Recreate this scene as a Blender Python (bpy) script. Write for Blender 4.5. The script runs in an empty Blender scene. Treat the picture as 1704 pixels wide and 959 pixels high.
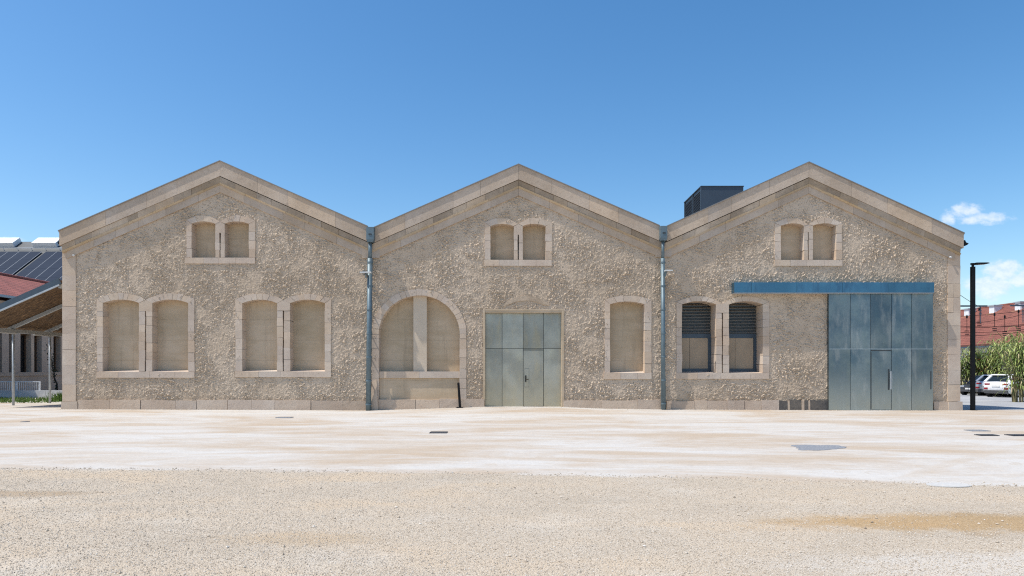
import bpy, math, random
import numpy as np
random.seed(7); rng = np.random.default_rng(7)
S = bpy.context.scene
C = S.collection
R = math.radians
# ------------------------------------------------------------------ camera, sky, sun, exposure
EYE = 1.533; DIST = 26.0; F = 1136.0; HX, HY = 852.0, 616.0     # horizon row and centre column of the view
cam = bpy.data.cameras.new('camera'); cam_o = bpy.data.objects.new('camera', cam); C.objects.link(cam_o)
cam_o.location = (0, -DIST, EYE); cam_o.rotation_euler = (R(90), 0, 0)
cam.sensor_width = 36; cam.lens = 24; cam.shift_y = (HY-479.5)/1704
cam.clip_start = 0.1; cam.clip_end = 20000
S.camera = cam_o
SUN_TO = np.array((0.46, 0.135, -0.89)); SUN_TO /= np.linalg.norm(SUN_TO)   # the way the light travels
SUN_EL = math.asin(-SUN_TO[2]); SUN_AZ = math.atan2(-SUN_TO[0], -SUN_TO[1])
W = bpy.data.worlds.new('World'); S.world = W; W.use_nodes = True
SKY_STRENGTH = 0.15
sun = bpy.data.lights.new('sun', 'SUN'); sun.energy = 4.5; sun.angle = R(0.53); sun.color = (1.0, 0.95, 0.87)
sun_o = bpy.data.objects.new('sun', sun); C.objects.link(sun_o); sun_o.location = (-20, -10, 40)
from mathutils import Vector
sun_o.rotation_euler = Vector(SUN_TO).to_track_quat('-Z', 'Y').to_euler()
S.view_settings.view_transform = 'Standard'; S.view_settings.look = 'None'
S.view_settings.exposure = 0.22; S.view_settings.gamma = 1.0; S.view_settings.use_curve_mapping = False
S.render.engine = 'CYCLES'
S.cycles.use_denoising = False; S.cycles.filter_width = 1.15
S.cycles.max_bounces = 8

# ------------------------------------------------------------------ node helpers
class NT:
    def __init__(s, tree): s.t = tree; s.n = tree.nodes; s.l = tree.links
    def new(s, ty, **kw):
        n = s.n.new(ty)
        for k, v in kw.items(): setattr(n, k, v)
        return n
    def put(s, sock, v):
        if v is None: return
        if hasattr(v, 'is_output'): s.l.new(v, sock)
        elif isinstance(v, (tuple, list)) and sock.type == 'RGBA': sock.default_value = tuple(v)+((1,) if len(v) == 3 else ())
        else: sock.default_value = v
    def math(s, op, a, b=None, c=None, clamp=False):
        n = s.new('ShaderNodeMath', operation=op, use_clamp=clamp)
        s.put(n.inputs[0], a); s.put(n.inputs[1], b); s.put(n.inputs[2], c); return n.outputs[0]
    def vmath(s, op, a, b=None):
        n = s.new('ShaderNodeVectorMath', operation=op); s.put(n.inputs[0], a); s.put(n.inputs[1], b); return n.outputs[0]
    def smooth(s, v, a, b, lo=0.0, hi=1.0):
        n = s.new('ShaderNodeMapRange', interpolation_type='SMOOTHSTEP')
        for i, x in enumerate((v, a, b, lo, hi)): s.put(n.inputs[i], x)
        return n.outputs[0]
    def lin(s, v, a, b, lo=0.0, hi=1.0):
        n = s.new('ShaderNodeMapRange')
        for i, x in enumerate((v, a, b, lo, hi)): s.put(n.inputs[i], x)
        return n.outputs[0]
    def noise(s, vec, scale, detail=3, rough=0.55, dist=0.0):
        n = s.new('ShaderNodeTexNoise'); s.put(n.inputs['Vector'], vec)
        n.inputs['Scale'].default_value = scale; n.inputs['Detail'].default_value = detail
        n.inputs['Roughness'].default_value = rough; n.inputs['Distortion'].default_value = dist
        return n.outputs[0]
    def voro(s, vec, scale, feature='F1'):
        n = s.new('ShaderNodeTexVoronoi', feature=feature); s.put(n.inputs['Vector'], vec); n.inputs['Scale'].default_value = scale
        return n
    def mix(s, f, a, b, mode='MIX'):
        n = s.new('ShaderNodeMix', data_type='RGBA', blend_type=mode)
        s.put(n.inputs[0], f); s.put(n.inputs[6], a); s.put(n.inputs[7], b); return n.outputs[2]
    def ramp(s, f, stops):
        n = s.new('ShaderNodeValToRGB'); s.put(n.inputs[0], f); e = n.color_ramp.elements
        while len(e) < len(stops): e.new(0.5)
        for q, (p, c) in zip(e, stops): q.position = p; q.color = tuple(c)+(1,)
        return n.outputs[0]
    def mapping(s, vec, scale=(1, 1, 1), rot=(0, 0, 0)):
        n = s.new('ShaderNodeMapping'); s.put(n.inputs[0], vec); n.inputs['Scale'].default_value = scale; n.inputs['Rotation'].default_value = rot
        return n.outputs[0]
    def pos(s): return s.new('ShaderNodeNewGeometry').outputs['Position']
    def island(s): return s.new('ShaderNodeNewGeometry').outputs['Random Per Island']
    def xyz(s, v):
        n = s.new('ShaderNodeSeparateXYZ'); s.put(n.inputs[0], v); return n.outputs
    def comb(s, x, y, z):
        n = s.new('ShaderNodeCombineXYZ')
        for i, v in enumerate((x, y, z)): s.put(n.inputs[i], v)
        return n.outputs[0]
    def bump(s, h, strength=0.5, dist=0.02):
        n = s.new('ShaderNodeBump'); n.inputs['Strength'].default_value = strength; n.inputs['Distance'].default_value = dist
        s.put(n.inputs['Height'], h); return n.outputs[0]

def material(name, build):
    m = bpy.data.materials.new(name); m.use_nodes = True
    t = NT(m.node_tree); b = m.node_tree.nodes['Principled BSDF']
    d = build(t) or {}
    for k, v in d.items(): t.put(b.inputs[k], v)
    return m
def plain(name, col, rough=0.6, metal=0.0, var=0.12, scale=6.0, spec=None, coat=None):
    def f(t):
        n = t.noise(t.pos(), scale, 4, 0.6)
        k = t.lin(n, 0.3, 0.7, 1-var, 1+var)
        d = {'Base Color': t.mix(1.0, col, t.comb(k, k, k), 'MULTIPLY'), 'Roughness': rough, 'Metallic': metal}
        if spec is not None: d['Specular IOR Level'] = spec
        if coat: d['Coat Weight'] = coat; d['Coat Roughness'] = 0.05
        return d
    return material(name, f)

# world: sky texture with two small cumulus clouds low to the right, as directions on the dome
t = NT(W.node_tree); bg = W.node_tree.nodes['Background']
sky = t.new('ShaderNodeTexSky', sky_type='NISHITA', sun_disc=False)
sky.sun_elevation = SUN_EL; sky.sun_rotation = SUN_AZ; sky.altitude = 0; sky.air_density = 1.0; sky.dust_density = 0.8; sky.ozone_density = 1.2
dirv = t.xyz(t.new('ShaderNodeTexCoord').outputs['Generated'])
u = t.math('DIVIDE', dirv[0], t.math('MAXIMUM', dirv[1], 0.05)); v = t.math('DIVIDE', dirv[2], t.math('MAXIMUM', dirv[1], 0.05))
uv = t.comb(u, v, 0.0)
def blob(cu, cv, ru, rv, w=1.0):
    a = t.math('DIVIDE', t.math('SUBTRACT', u, cu), ru); b = t.math('DIVIDE', t.math('SUBTRACT', v, cv), rv)
    r2 = t.math('ADD', t.math('MULTIPLY', a, a), t.math('MULTIPLY', b, b))
    return t.math('MULTIPLY', t.math('SUBTRACT', 1.0, r2), w)
blobs = [blob(.664, .232, .030, .014), blob(.690, .222, .050, .010), blob(.640, .222, .014, .010),
         blob(.722, .146, .034, .018, 1.5), blob(.702, .122, .034, .022, 1.35), blob(.752, .136, .036, .016, 1.3), blob(.668, .125, .02, .014, .5),
         blob(-.775, .188, .06, .010, .6)]
m = blobs[0]
for b in blobs[1:]: m = t.math('MAXIMUM', m, b)
n1 = t.noise(t.mapping(uv, (1, 1.5, 1)), 45, 6, 0.62)
dens = t.math('ADD', m, t.math('MULTIPLY', t.math('SUBTRACT', n1, 0.52), 3.2))
dens = t.smooth(dens, -0.2, 1.15)
dens = t.math('MULTIPLY', dens, t.smooth(m, -0.9, 0.1))
dens = t.math('MULTIPLY', dens, t.math('GREATER_THAN', dirv[1], 0.1))
n2 = t.noise(t.mapping(uv, (1, 1.5, 1)), 60, 4, 0.6)
ccol = t.mix(t.smooth(n2, 0.35, 0.65), (4.4, 5.1, 6.2), (5.6, 5.9, 6.4))
hs = t.new('ShaderNodeHueSaturation'); hs.inputs['Saturation'].default_value = 1.33; hs.inputs['Hue'].default_value = 0.498; t.put(hs.inputs['Color'], sky.outputs[0])
t.l.new(t.mix(t.math('MULTIPLY', dens, 0.74), hs.outputs[0], ccol), bg.inputs['Color'])
bg.inputs['Strength'].default_value = SKY_STRENGTH

# ------------------------------------------------------------------ mesh helpers
def X(px, Y=0.0): return (px-HX)/F*(DIST+Y)
def Z(py, Y=0.0): return EYE-(py-HY)/F*(DIST+Y)
K = DIST/F
class MB:
    def __init__(s): s.v = []; s.f = []; s.mi = []
    def face(s, pts, mi=0):
        i = len(s.v); s.v += [tuple(p) for p in pts]; s.f.append(tuple(range(i, i+len(pts)))); s.mi.append(mi)
    def add(s, vs, fs, mi=0):
        i = len(s.v); s.v += [tuple(p) for p in vs]
        for f in fs: s.f.append(tuple(i+k for k in f)); s.mi.append(mi)
    def box(s, x0, x1, y0, y1, z0, z1, mi=0):
        s.add([(x0,y0,z0),(x1,y0,z0),(x1,y1,z0),(x0,y1,z0),(x0,y0,z1),(x1,y0,z1),(x1,y1,z1),(x0,y1,z1)],
              [(0,1,5,4),(1,2,6,5),(2,3,7,6),(3,0,4,7),(4,5,6,7),(3,2,1,0)], mi)
    def slab(s, pts, yf, yb, mi=0):
        """outline in the XZ plane, front depth yf (number or one per corner) pushed back to yb"""
        n = len(pts)
        if not hasattr(yf, '__len__'): yf = [yf]*n
        a = sum(pts[i][0]*pts[(i+1) % n][1]-pts[(i+1) % n][0]*pts[i][1] for i in range(n))
        if a < 0: pts = pts[::-1]; yf = list(yf)[::-1]
        vs = [(p[0], y, p[1]) for p, y in zip(pts, yf)]+[(p[0], yb, p[1]) for p in pts]
        fs = [tuple(range(n)), tuple(range(2*n-1, n-1, -1))]
        for i in range(n):
            j = (i+1) % n; fs.append((i, n+i, n+j, j))
        s.add(vs, fs, mi)
    def prism(s, pts, axis_from, axis_to, mi=0):
        """pts: list of 3D points (one end ring) moved by a vector"""
        n = len(pts); d = Vector(axis_to)-Vector(axis_from)
        vs = [Vector(p) for p in pts]; vs += [p+d for p in vs]
        fs = [tuple(range(n))[::-1], tuple(range(n, 2*n))]+[(i, (i+1) % n, n+(i+1) % n, n+i) for i in range(n)]
        s.add(vs, fs, mi)
    def tube(s, p0, p1, r0, r1=None, n=10, mi=0, caps=True):
        r1 = r0 if r1 is None else r1
        p0 = Vector(p0); p1 = Vector(p1); d = (p1-p0).normalized()
        a = d.orthogonal().normalized(); b = d.cross(a)
        vs = []
        for p, r in ((p0, r0), (p1, r1)):
            for i in range(n):
                th = 2*math.pi*i/n; vs.append(p+a*(r*math.cos(th))+b*(r*math.sin(th)))
        fs = [(i, (i+1) % n, n+(i+1) % n, n+i) for i in range(n)]
        if caps: fs += [tuple(range(n))[::-1], tuple(range(n, 2*n))]
        s.add(vs, fs, mi)
    def bar(s, p0, p1, w, h, mi=0):
        p0 = Vector(p0); p1 = Vector(p1); d = (p1-p0).normalized()
        up = Vector((0, 0, 1)) if abs(d.z) < 0.95 else Vector((0, 1, 0))
        a = d.cross(up).normalized(); b = a.cross(d).normalized()
        vs = [p+a*(w/2*i)+b*(h/2*j) for p in (p0, p1) for i, j in ((-1,-1),(1,-1),(1,1),(-1,1))]
        s.add(vs, [(0,1,2,3)[::-1],(4,5,6,7),(0,1,5,4),(1,2,6,5),(2,3,7,6),(3,0,4,7)], mi)
    def build(s, name, mats, parent=None, smooth=False, at=None):
        me = bpy.data.meshes.new(name)
        vs = s.v
        if at is not None: vs = [(p[0]-at[0], p[1]-at[1], p[2]-at[2]) for p in vs]
        me.from_pydata(vs, [], s.f)
        if not isinstance(mats, (list, tuple)): mats = [mats]
        for m in mats: me.materials.append(m)
        if len(mats) > 1: me.polygons.foreach_set('material_index', s.mi)
        me.update()
        import bmesh
        bm = bmesh.new(); bm.from_mesh(me); bmesh.ops.recalc_face_normals(bm, faces=bm.faces[:]); bm.to_mesh(me); bm.free()
        if smooth: me.polygons.foreach_set('use_smooth', [True]*len(me.polygons))
        o = bpy.data.objects.new(name, me); C.objects.link(o)
        if parent is not None: o.parent = parent
        if at is not None: o.location = at
        return o
def tag(o, label, cat, group=None, kind=None):
    o['label'] = label; o['category'] = cat
    if group: o['group'] = group
    if kind: o['kind'] = kind
    return o
def thing(name, label, cat, loc=(0, 0, 0), rz=0.0, group=None):
    o = bpy.data.objects.new(name, None); C.objects.link(o); o.location = loc; o.rotation_euler = (0, 0, rz)
    o.empty_display_size = 0.2
    return tag(o, label, cat, group)
def copy_tree(o, parent=None):
    c = o.copy(); C.objects.link(c)
    if parent is not None: c.parent = parent
    for ch in list(o.children): copy_tree(ch, c)
    return c
def mesh_np(name, verts, faces, m, parent=None, smooth=True):
    """verts (n,3), faces (m,k) arrays"""
    me = bpy.data.meshes.new(name); k = faces.shape[1]
    me.vertices.add(len(verts)); me.vertices.foreach_set('co', np.ascontiguousarray(verts, np.float32).ravel())
    me.loops.add(faces.size); me.loops.foreach_set('vertex_index', np.ascontiguousarray(faces, np.int32).ravel())
    me.polygons.add(len(faces)); me.polygons.foreach_set('loop_start', np.arange(0, faces.size, k, dtype=np.int32))
    me.polygons.foreach_set('loop_total', np.full(len(faces), k, np.int32))
    me.polygons.foreach_set('use_smooth', np.full(len(faces), smooth))
    me.materials.append(m); me.update(calc_edges=True); me.validate()
    o = bpy.data.objects.new(name, me); C.objects.link(o)
    if parent is not None: o.parent = parent
    return o

# ------------------------------------------------------------------ materials
def stone_build(c1, c2, c3, tint=0.08, bump=0.35, bdist=0.012, rough=0.9):
    def f(t):
        p = t.pos()
        n1 = t.noise(p, 0.8, 5, 0.62); n2 = t.noise(p, 7.0, 5, 0.65); n3 = t.noise(p, 34, 3, 0.6)
        isl = t.island()
        col = t.mix(t.smooth(n1, 0.35, 0.68), c1, c2)
        col = t.mix(t.math('MULTIPLY', t.smooth(n2, 0.5, 0.78), 0.55), col, c3)
        k = t.math('MULTIPLY', t.lin(isl, 0, 1, 1-tint, 1+tint), t.lin(n3, 0.25, 0.75, 0.86, 1.12))
        hue = t.mix(t.math('FRACT', t.math('MULTIPLY', isl, 7.31)), (1.03, 1.0, 0.95), (0.96, 1.0, 1.06))
        col = t.mix(1.0, col, t.comb(k, k, k), 'MULTIPLY'); col = t.mix(1.0, col, hue, 'MULTIPLY')
        h = t.math('ADD', t.math('MULTIPLY', n2, 1.0), t.math('MULTIPLY', n3, 0.55))
        return {'Base Color': col, 'Roughness': rough, 'Specular IOR Level': 0.2, 'Normal': t.bump(h, bump, bdist)}
    return f
M = {}
M['stone'] = material('limestone_blocks', stone_build((.52,.405,.31), (.59,.48,.375), (.41,.315,.235)))
M['cornice'] = material('cornice_limestone', stone_build((.46,.355,.262), (.545,.435,.335), (.32,.245,.18), 0.09, 0.45))
M['old_stone'] = material('weathered_moulding_stone', stone_build((.36,.28,.205), (.50,.40,.30), (.17,.14,.11), 0.26, 0.8, 0.02))
M['groove'] = material('shade_darkened_stone', stone_build((.15,.12,.095), (.24,.19,.15), (.08,.065,.055), 0.2, 0.5))  # groove stone darkened to paint in the shadow line under the fascia
M['plinth'] = material('plinth_stone', stone_build((.46,.355,.27), (.52,.42,.33), (.33,.25,.19), 0.14, 0.6, 0.02))
M['black_stone'] = material('blackened_stone', stone_build((.06,.062,.068), (.16,.14,.12), (.035,.035,.04), 0.2, 0.6, 0.02))
M['pale_post'] = material('pale_stone_post', stone_build((.55,.455,.35), (.60,.505,.40), (.47,.375,.28), 0.03, 0.25))
M['ochre'] = material('ochre_stained_stone', stone_build((.44,.33,.205), (.50,.405,.30), (.30,.225,.15), 0.16, 0.5))
def infill(t):
    p = t.pos(); q = t.mapping(p, (0.7, 1, 2.2))
    oi = t.xyz(p); run = t.noise(t.mapping(p, (5.5, 1, 0.45)), 1.0, 4, 0.6)
    n1 = t.noise(q, 1.5, 6, 0.68); n2 = t.noise(p, 5.5, 5, 0.7, 1.0); n3 = t.noise(p, 60, 2, 0.5); n4 = t.noise(p, 0.55, 2)
    col = t.mix(t.smooth(n1, 0.35, 0.65), (.47,.365,.245), (.53,.42,.295))
    col = t.mix(t.math('MULTIPLY', t.smooth(n2, 0.52, 0.8), 0.35), col, (.39,.295,.205))
    col = t.mix(t.math('MULTIPLY', t.smooth(n3, 0.55, 0.8), 0.2), col, (.52,.42,.30))
    col = t.mix(t.math('MULTIPLY', t.smooth(run, 0.54, 0.72), 0.35), col, (.30,.235,.165))
    k4 = t.lin(n4, .3, .7, .88, 1.1); col = t.mix(1.0, col, t.comb(k4, k4, t.lin(n4, .3, .7, .86, 1.13)), 'MULTIPLY')
    z = t.math('ADD', t.math('MULTIPLY', t.xyz(p)[2], 1.28), t.math('MULTIPLY', n1, 0.12))
    jn = t.smooth(t.math('ABSOLUTE', t.math('SUBTRACT', t.math('FRACT', z), 0.5)), 0.0, 0.022, 1.0, 0.0)
    col = t.mix(t.math('MULTIPLY', jn, 0.4), col, (.30,.225,.145))
    return {'Base Color': col, 'Roughness': 0.92, 'Specular IOR Level': 0.15, 'Normal': t.bump(t.math('ADD', n2, t.math('MULTIPLY', n3, .3)), 0.2, 0.02)}
M['infill'] = material('lime_plaster_infill', infill)
def stucco(t):
    p = t.pos()
    n1 = t.noise(p, 0.35, 4, 0.6); n2 = t.noise(p, 3.0, 4, 0.6); n3 = t.noise(p, 26, 3, 0.6)
    col = t.mix(t.smooth(n1, 0.35, 0.65), (.525,.41,.298), (.60,.48,.362))
    col = t.mix(t.math('MULTIPLY', t.smooth(n2, 0.45, 0.75), 0.4), col, (.42,.325,.235))
    pits = t.smooth(t.voro(t.vmath('ADD', p, t.vmath('MULTIPLY', t.comb(n3, n3, n3), (0.05,)*3)), 15).outputs['Distance'], 0.10, 0.42)
    pit = t.math('MULTIPLY', t.math('SUBTRACT', 1.0, pits), t.smooth(t.noise(p, 9, 2), 0.36, 0.54))
    col = t.mix(t.math('MULTIPLY', pit, 0.72), col, (.14,.11,.08))
    k = t.lin(n3, 0.25, 0.75, 0.85, 1.13); col = t.mix(1.0, col, t.comb(k, k, k), 'MULTIPLY')
    zz = t.xyz(p)[2]
    foot = t.math('MULTIPLY', t.smooth(t.math('ADD', zz, t.math('MULTIPLY', n2, 0.5)), 0.55, 1.0, 1, 0), 0.4)
    col = t.mix(foot, col, (.36,.275,.19))
    return {'Base Color': col, 'Roughness': 0.95, 'Specular IOR Level': 0.1, 'Normal': t.bump(n3, 0.7, 0.016)}
M['stucco'] = material('roughcast_render', stucco)
def galvanised(c1, c2, c3, rough, foot_reflection=(.40,.40,.35)):
    def f(t):
        p = t.pos(); isl = t.island()
        q = t.vmath('ADD', p, t.comb(t.math('MULTIPLY', isl, 37.0), 0.0, t.math('MULTIPLY', isl, 11.0)))
        n1 = t.noise(q, 0.9, 4, 0.6); n2 = t.noise(t.mapping(q, (2.2, 1, 0.5)), 1.6, 5, 0.6); n3 = t.noise(p, 24, 3, 0.6)
        col = t.mix(t.smooth(n1, 0.36, 0.66), c1, c2); col = t.mix(t.math('MULTIPLY', t.smooth(n2, 0.5, 0.72), 0.6), col, c3)
        k = t.math('MULTIPLY', t.lin(isl, 0, 1, 0.84, 1.16), t.lin(n3, 0.3, 0.7, 0.93, 1.07)); col = t.mix(1.0, col, t.comb(k, k, k), 'MULTIPLY')
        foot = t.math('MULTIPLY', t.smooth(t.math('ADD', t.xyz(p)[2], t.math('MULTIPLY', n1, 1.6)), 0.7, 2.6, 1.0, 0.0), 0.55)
        col = t.mix(foot, col, foot_reflection)  # paler towards the foot: bright ground reflection painted into the colour
        ro = t.math('ADD', t.lin(n2, 0.3, 0.7, rough-0.08, rough+0.1), 0.0)
        return {'Base Color': col, 'Metallic': 0.9, 'Roughness': ro, 'Normal': t.bump(n1, 0.12, 0.06)}
    return f
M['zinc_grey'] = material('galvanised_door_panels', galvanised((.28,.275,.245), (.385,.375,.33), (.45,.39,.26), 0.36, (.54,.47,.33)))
M['zinc_blue'] = material('blue_galvanised_panels', galvanised((.105,.155,.195), (.20,.245,.265), (.37,.385,.37), 0.32, (.52,.53,.48)))
M['rail_blue'] = material('blue_rail_cover', galvanised((.075,.185,.28), (.095,.225,.33), (.05,.115,.19), 0.35, (.06,.17,.28)))
M['pipe'] = plain('zinc_downpipe', (.125,.175,.20), 0.5, 0.3, 0.15, 4)
M['seam'] = plain('dark_seam', (.05,.06,.065), 0.6, 0.3)
M['seam_blue'] = plain('blue_grey_seam', (.36,.42,.44), 0.5, 0.3)
M['black_metal'] = plain('black_powder_coat', (.006,.0065,.008), 0.55, 0.0, 0.2, spec=.2)
M['steel_dark'] = plain('dark_blue_grey_steel', (.06,.085,.11), 0.45, 0.3)
M['louvre'] = plain('louvre_slat_metal', (.22,.20,.17), 0.5, 0.2)
M['shutter'] = plain('tan_shutter_panel', (.40,.31,.215), 0.8, 0.0, 0.08, 2)
M['roof_metal'] = plain('weathered_zinc_roof', (.24,.225,.21), 0.5, 0.4, 0.2, 1.5)
M['roof_edge'] = plain('roof_edge_flashing', (.24,.22,.20), 0.5, 0.3)
M['unit'] = plain('anthracite_cladding', (.055,.075,.10), 0.5, 0.3, 0.08, 2)
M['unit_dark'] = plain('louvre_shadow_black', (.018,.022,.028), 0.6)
M['white_metal'] = plain('white_painted_metal', (.72,.74,.75), 0.45)
M['grey_metal'] = plain('galvanised_post_steel', (.42,.45,.47), 0.5, 0.4)
M['lamp_white'] = plain('pale_lamp_housing', (.6,.6,.58), 0.5)
M['lens'] = plain('lamp_glass', (.35,.36,.36), 0.15)

# ------------------------------------------------------------------ ground
GP = np.array([(-400,682),(104,681),(400,682),(612,683),(700,680.5),(806,677),(935,677.3),(1000,680),(1100,681.5),(1300,682.5),(1551,683),(1900,683)], float)
GX = (GP[:, 0]-HX)*K; GZ = (683-GP[:, 1])*K
def sstep(a, b, x):
    q = np.clip((x-a)/(b-a), 0, 1); return q*q*(3-2*q)
def ground_z(x, y):
    x = np.asarray(x, float); y = np.asarray(y, float)
    base = np.interp(x, GX, GZ)*np.where(y < 0, 1-sstep(0, 5, -y), 1-sstep(1, 8, y))
    sink = -0.31*sstep(1, 15, y)*sstep(17.5, 21, x)
    return base+sink
def gz(x, y): return float(ground_z(x, y))
def gravel_edge(x):  # where the loose gravel meets the rolled sand, as Y
    return -DIST+10.05-0.115*x-0.006*x*x
gx = np.concatenate([[-3000,-1200,-500,-220,-110,-70,-50], np.arange(-40, 60.1, 0.5), [70,90,130,220,500,1200,3000]])
gy = np.concatenate([[-3000,-1000,-300,-120,-60,-40], np.arange(-30, 40.1, 0.4), [45,55,70,100,150,250,500,1200,3000]])
GXX, GYY = np.meshgrid(gx, gy)
gv = np.stack([GXX, GYY, ground_z(GXX, GYY)], -1).reshape(-1, 3)
nx, ny = len(gx), len(gy)
ii = np.arange(nx-1); jj = np.arange(ny-1); I, J = np.meshgrid(ii, jj); a = (J*nx+I).ravel()
gf = np.stack([a, a+1, a+nx+1, a+nx], -1)
def ground_mat(t):
    p = t.pos(); s = t.xyz(p); x, y = s[0], s[1]
    flat = t.comb(x, y, 0.0)
    # rolled sand: cream with tan dust drifts, drawn out sideways by wheels and rollers
    n1 = t.noise(t.mapping(flat, (0.17, 0.42, 1)), 1.0, 7, 0.66, 0.8)
    n2 = t.noise(t.mapping(flat, (0.5, 1.6, 1), (0, 0, R(7))), 1.0, 5, 0.6, 0.3)
    n3 = t.noise(flat, 22, 4, 0.7)
    n4 = t.noise(t.mapping(flat, (0.25, 3.2, 1), (0, 0, R(-3))), 1.0, 4, 0.6)
    sand = t.mix(t.smooth(n1, 0.38, 0.64), (.525,.505,.47), (.43,.35,.265))
    sand = t.mix(t.math('MULTIPLY', t.smooth(n2, 0.48, 0.70), 0.5), sand, (.53,.515,.49))
    sand = t.mix(t.math('MULTIPLY', t.smooth(n4, 0.5, 0.78), 0.45), sand, (.435,.365,.295))
    sand = t.mix(t.math('MULTIPLY', t.smooth(t.noise(t.mapping(flat, (1.1, 2.2, 1)), 1.0, 7, 0.75, 1.2), 0.52, 0.64), 0.45), sand, (.44,.37,.29))
    for cx, cy, r0 in ((6.0, -70.0, 57.6), (6.4, -70.0, 59.3), (-10.0, 45.0, 50.4), (-10.4, 45.0, 52.1), (34.0, -44.0, 38.2), (34.2, -44.3, 40.0)):
        a = t.math('SUBTRACT', x, cx); b = t.math('SUBTRACT', y, cy)
        rr = t.math('SUBTRACT', t.math('SQRT', t.math('ADD', t.math('MULTIPLY', a, a), t.math('MULTIPLY', b, b))), r0)
        rr = t.math('ADD', rr, t.math('MULTIPLY', t.math('SUBTRACT', n3, 0.5), 0.12))
        tr = t.math('MULTIPLY', t.smooth(t.math('ABSOLUTE', rr), 0.08, 0.17, 1.0, 0.0), t.smooth(n2, 0.36, 0.6))
        sand = t.mix(t.math('MULTIPLY', tr, 0.5), sand, (.46,.39,.31))
    k = t.math('MULTIPLY', t.lin(n3, 0.25, 0.75, 0.86, 1.08), t.lin(t.noise(flat, 5, 6, 0.75), 0.3, 0.7, 0.94, 1.05)); sand = t.mix(1.0, sand, t.comb(k, k, k), 'MULTIPLY')
    # loose gravel
    vc = t.voro(flat, 62); vc2 = t.voro(flat, 120)
    g = t.ramp(t.xyz(vc.outputs['Color'])[0], [(0.0, (.36,.305,.24)), (0.25, (.44,.375,.295)), (0.6, (.50,.43,.345)), (0.85, (.545,.485,.405)), (1.0, (.60,.56,.50))])
    g2 = t.ramp(t.xyz(vc2.outputs['Color'])[1], [(0.0, (.38,.32,.25)), (0.5, (.48,.41,.325)), (1.0, (.57,.515,.44))])
    grav = t.mix(0.5, g, g2)
    m1 = t.noise(t.mapping(flat, (0.45, 0.9, 1)), 1.0, 5, 0.6, 0.5)
    grav = t.mix(t.math('MULTIPLY', t.smooth(m1, 0.45, 0.7), 0.55), grav, (.46,.365,.26))
    grav = t.mix(t.math('MULTIPLY', t.smooth(t.noise(flat, 0.7, 4, 0.6), 0.52, 0.72), 0.45), grav, (.54,.505,.45))
    def patch(cx, cy, rx, ry, soft):
        a = t.math('DIVIDE', t.math('SUBTRACT', x, cx), rx); b = t.math('DIVIDE', t.math('SUBTRACT', y, cy), ry)
        r = t.math('SQRT', t.math('ADD', t.math('MULTIPLY', a, a), t.math('MULTIPLY', b, b)))
        r = t.math('ADD', r, t.math('MULTIPLY', t.math('SUBTRACT', t.noise(flat, 2.6, 6, 0.72), 0.5), 1.9))
        return t.smooth(r, 1.0+soft, 1.0-soft)
    grav = t.mix(1.0, grav, (1.0,.985,.955), 'MULTIPLY')
    gk = t.lin(m1, .3, .7, 0.92, 1.14); grav = t.mix(1.0, grav, t.comb(gk, gk, gk), 'MULTIPLY')
    grav = t.mix(patch(4.75, -DIST+6.86, 1.95, 0.42, 0.4), grav, (.84,.70,.51), 'MULTIPLY')
    grav = t.mix(t.math('MULTIPLY', patch(-6.4, -DIST+8.45, 1.0, 0.22, 0.4), 0.6), grav, (.35,.25,.15))
    grav = t.mix(t.math('MULTIPLY', patch(-1.9, -DIST+6.2, 0.7, 0.22, 0.5), 0.5), grav, (.43,.32,.20))
    grav = t.mix(t.math('MULTIPLY', patch(4.4, -DIST+5.35, 1.9, 0.4, 0.45), 0.65), grav, (.56,.53,.48))
    edge = t.math('SUBTRACT', t.math('SUBTRACT', 10.05-DIST, t.math('MULTIPLY', x, 0.115)), t.math('MULTIPLY', t.math('MULTIPLY', x, x), 0.006))
    wob = t.math('MULTIPLY', t.math('SUBTRACT', t.noise(flat, 1.6, 5, 0.7), 0.5), 0.5)
    d = t.math('SUBTRACT', t.math('ADD', edge, wob), y)
    gm = t.smooth(d, -0.06, 0.16)
    rim = t.math('MULTIPLY', t.smooth(t.math('ABSOLUTE', t.math('SUBTRACT', d, 0.06)), 0.13, 0.0), t.smooth(t.noise(flat, 9, 3, 0.7), 0.40, 0.6))
    col = t.mix(gm, sand, grav)
    col = t.mix(t.math('MULTIPLY', rim, 0.5), col, (.38,.335,.28))
    # thin dark line of grit lying on the rolled sand
    grit = t.math('MULTIPLY', t.smooth(t.noise(flat, 40, 2, 0.6), 0.66, 0.75), t.smooth(n2, 0.5, 0.7))
    col = t.mix(t.math('MULTIPLY', grit, 0.35), col, (.42,.37,.32))
    h = t.math('ADD', t.math('MULTIPLY', t.math('ADD', vc.outputs['Distance'], vc2.outputs['Distance']), t.math('MULTIPLY', gm, -0.8)), t.math('MULTIPLY', n3, 0.25))
    return {'Base Color': col, 'Roughness': 0.95, 'Specular IOR Level': 0.12, 'Normal': t.bump(h, 0.7, 0.012)}
M['ground'] = material('sand_and_gravel', ground_mat)
go = mesh_np('ground', gv, gf, M['ground']); go['kind'] = 'structure'; go['label'] = 'pale sand and gravel yard'
def asphalt(t):
    p = t.pos(); n = t.noise(p, 0.5, 5, 0.6); n2 = t.noise(p, 40, 3, 0.6)
    col = t.mix(t.smooth(n, 0.35, 0.7), (.30,.30,.30), (.40,.395,.385)); k = t.lin(n2, 0.3, 0.7, 0.88, 1.1)
    return {'Base Color': t.mix(1.0, col, t.comb(k, k, k), 'MULTIPLY'), 'Roughness': 0.9, 'Normal': t.bump(n2, 0.3, 0.01)}
M['asphalt'] = material('pale_worn_asphalt', asphalt)
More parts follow.
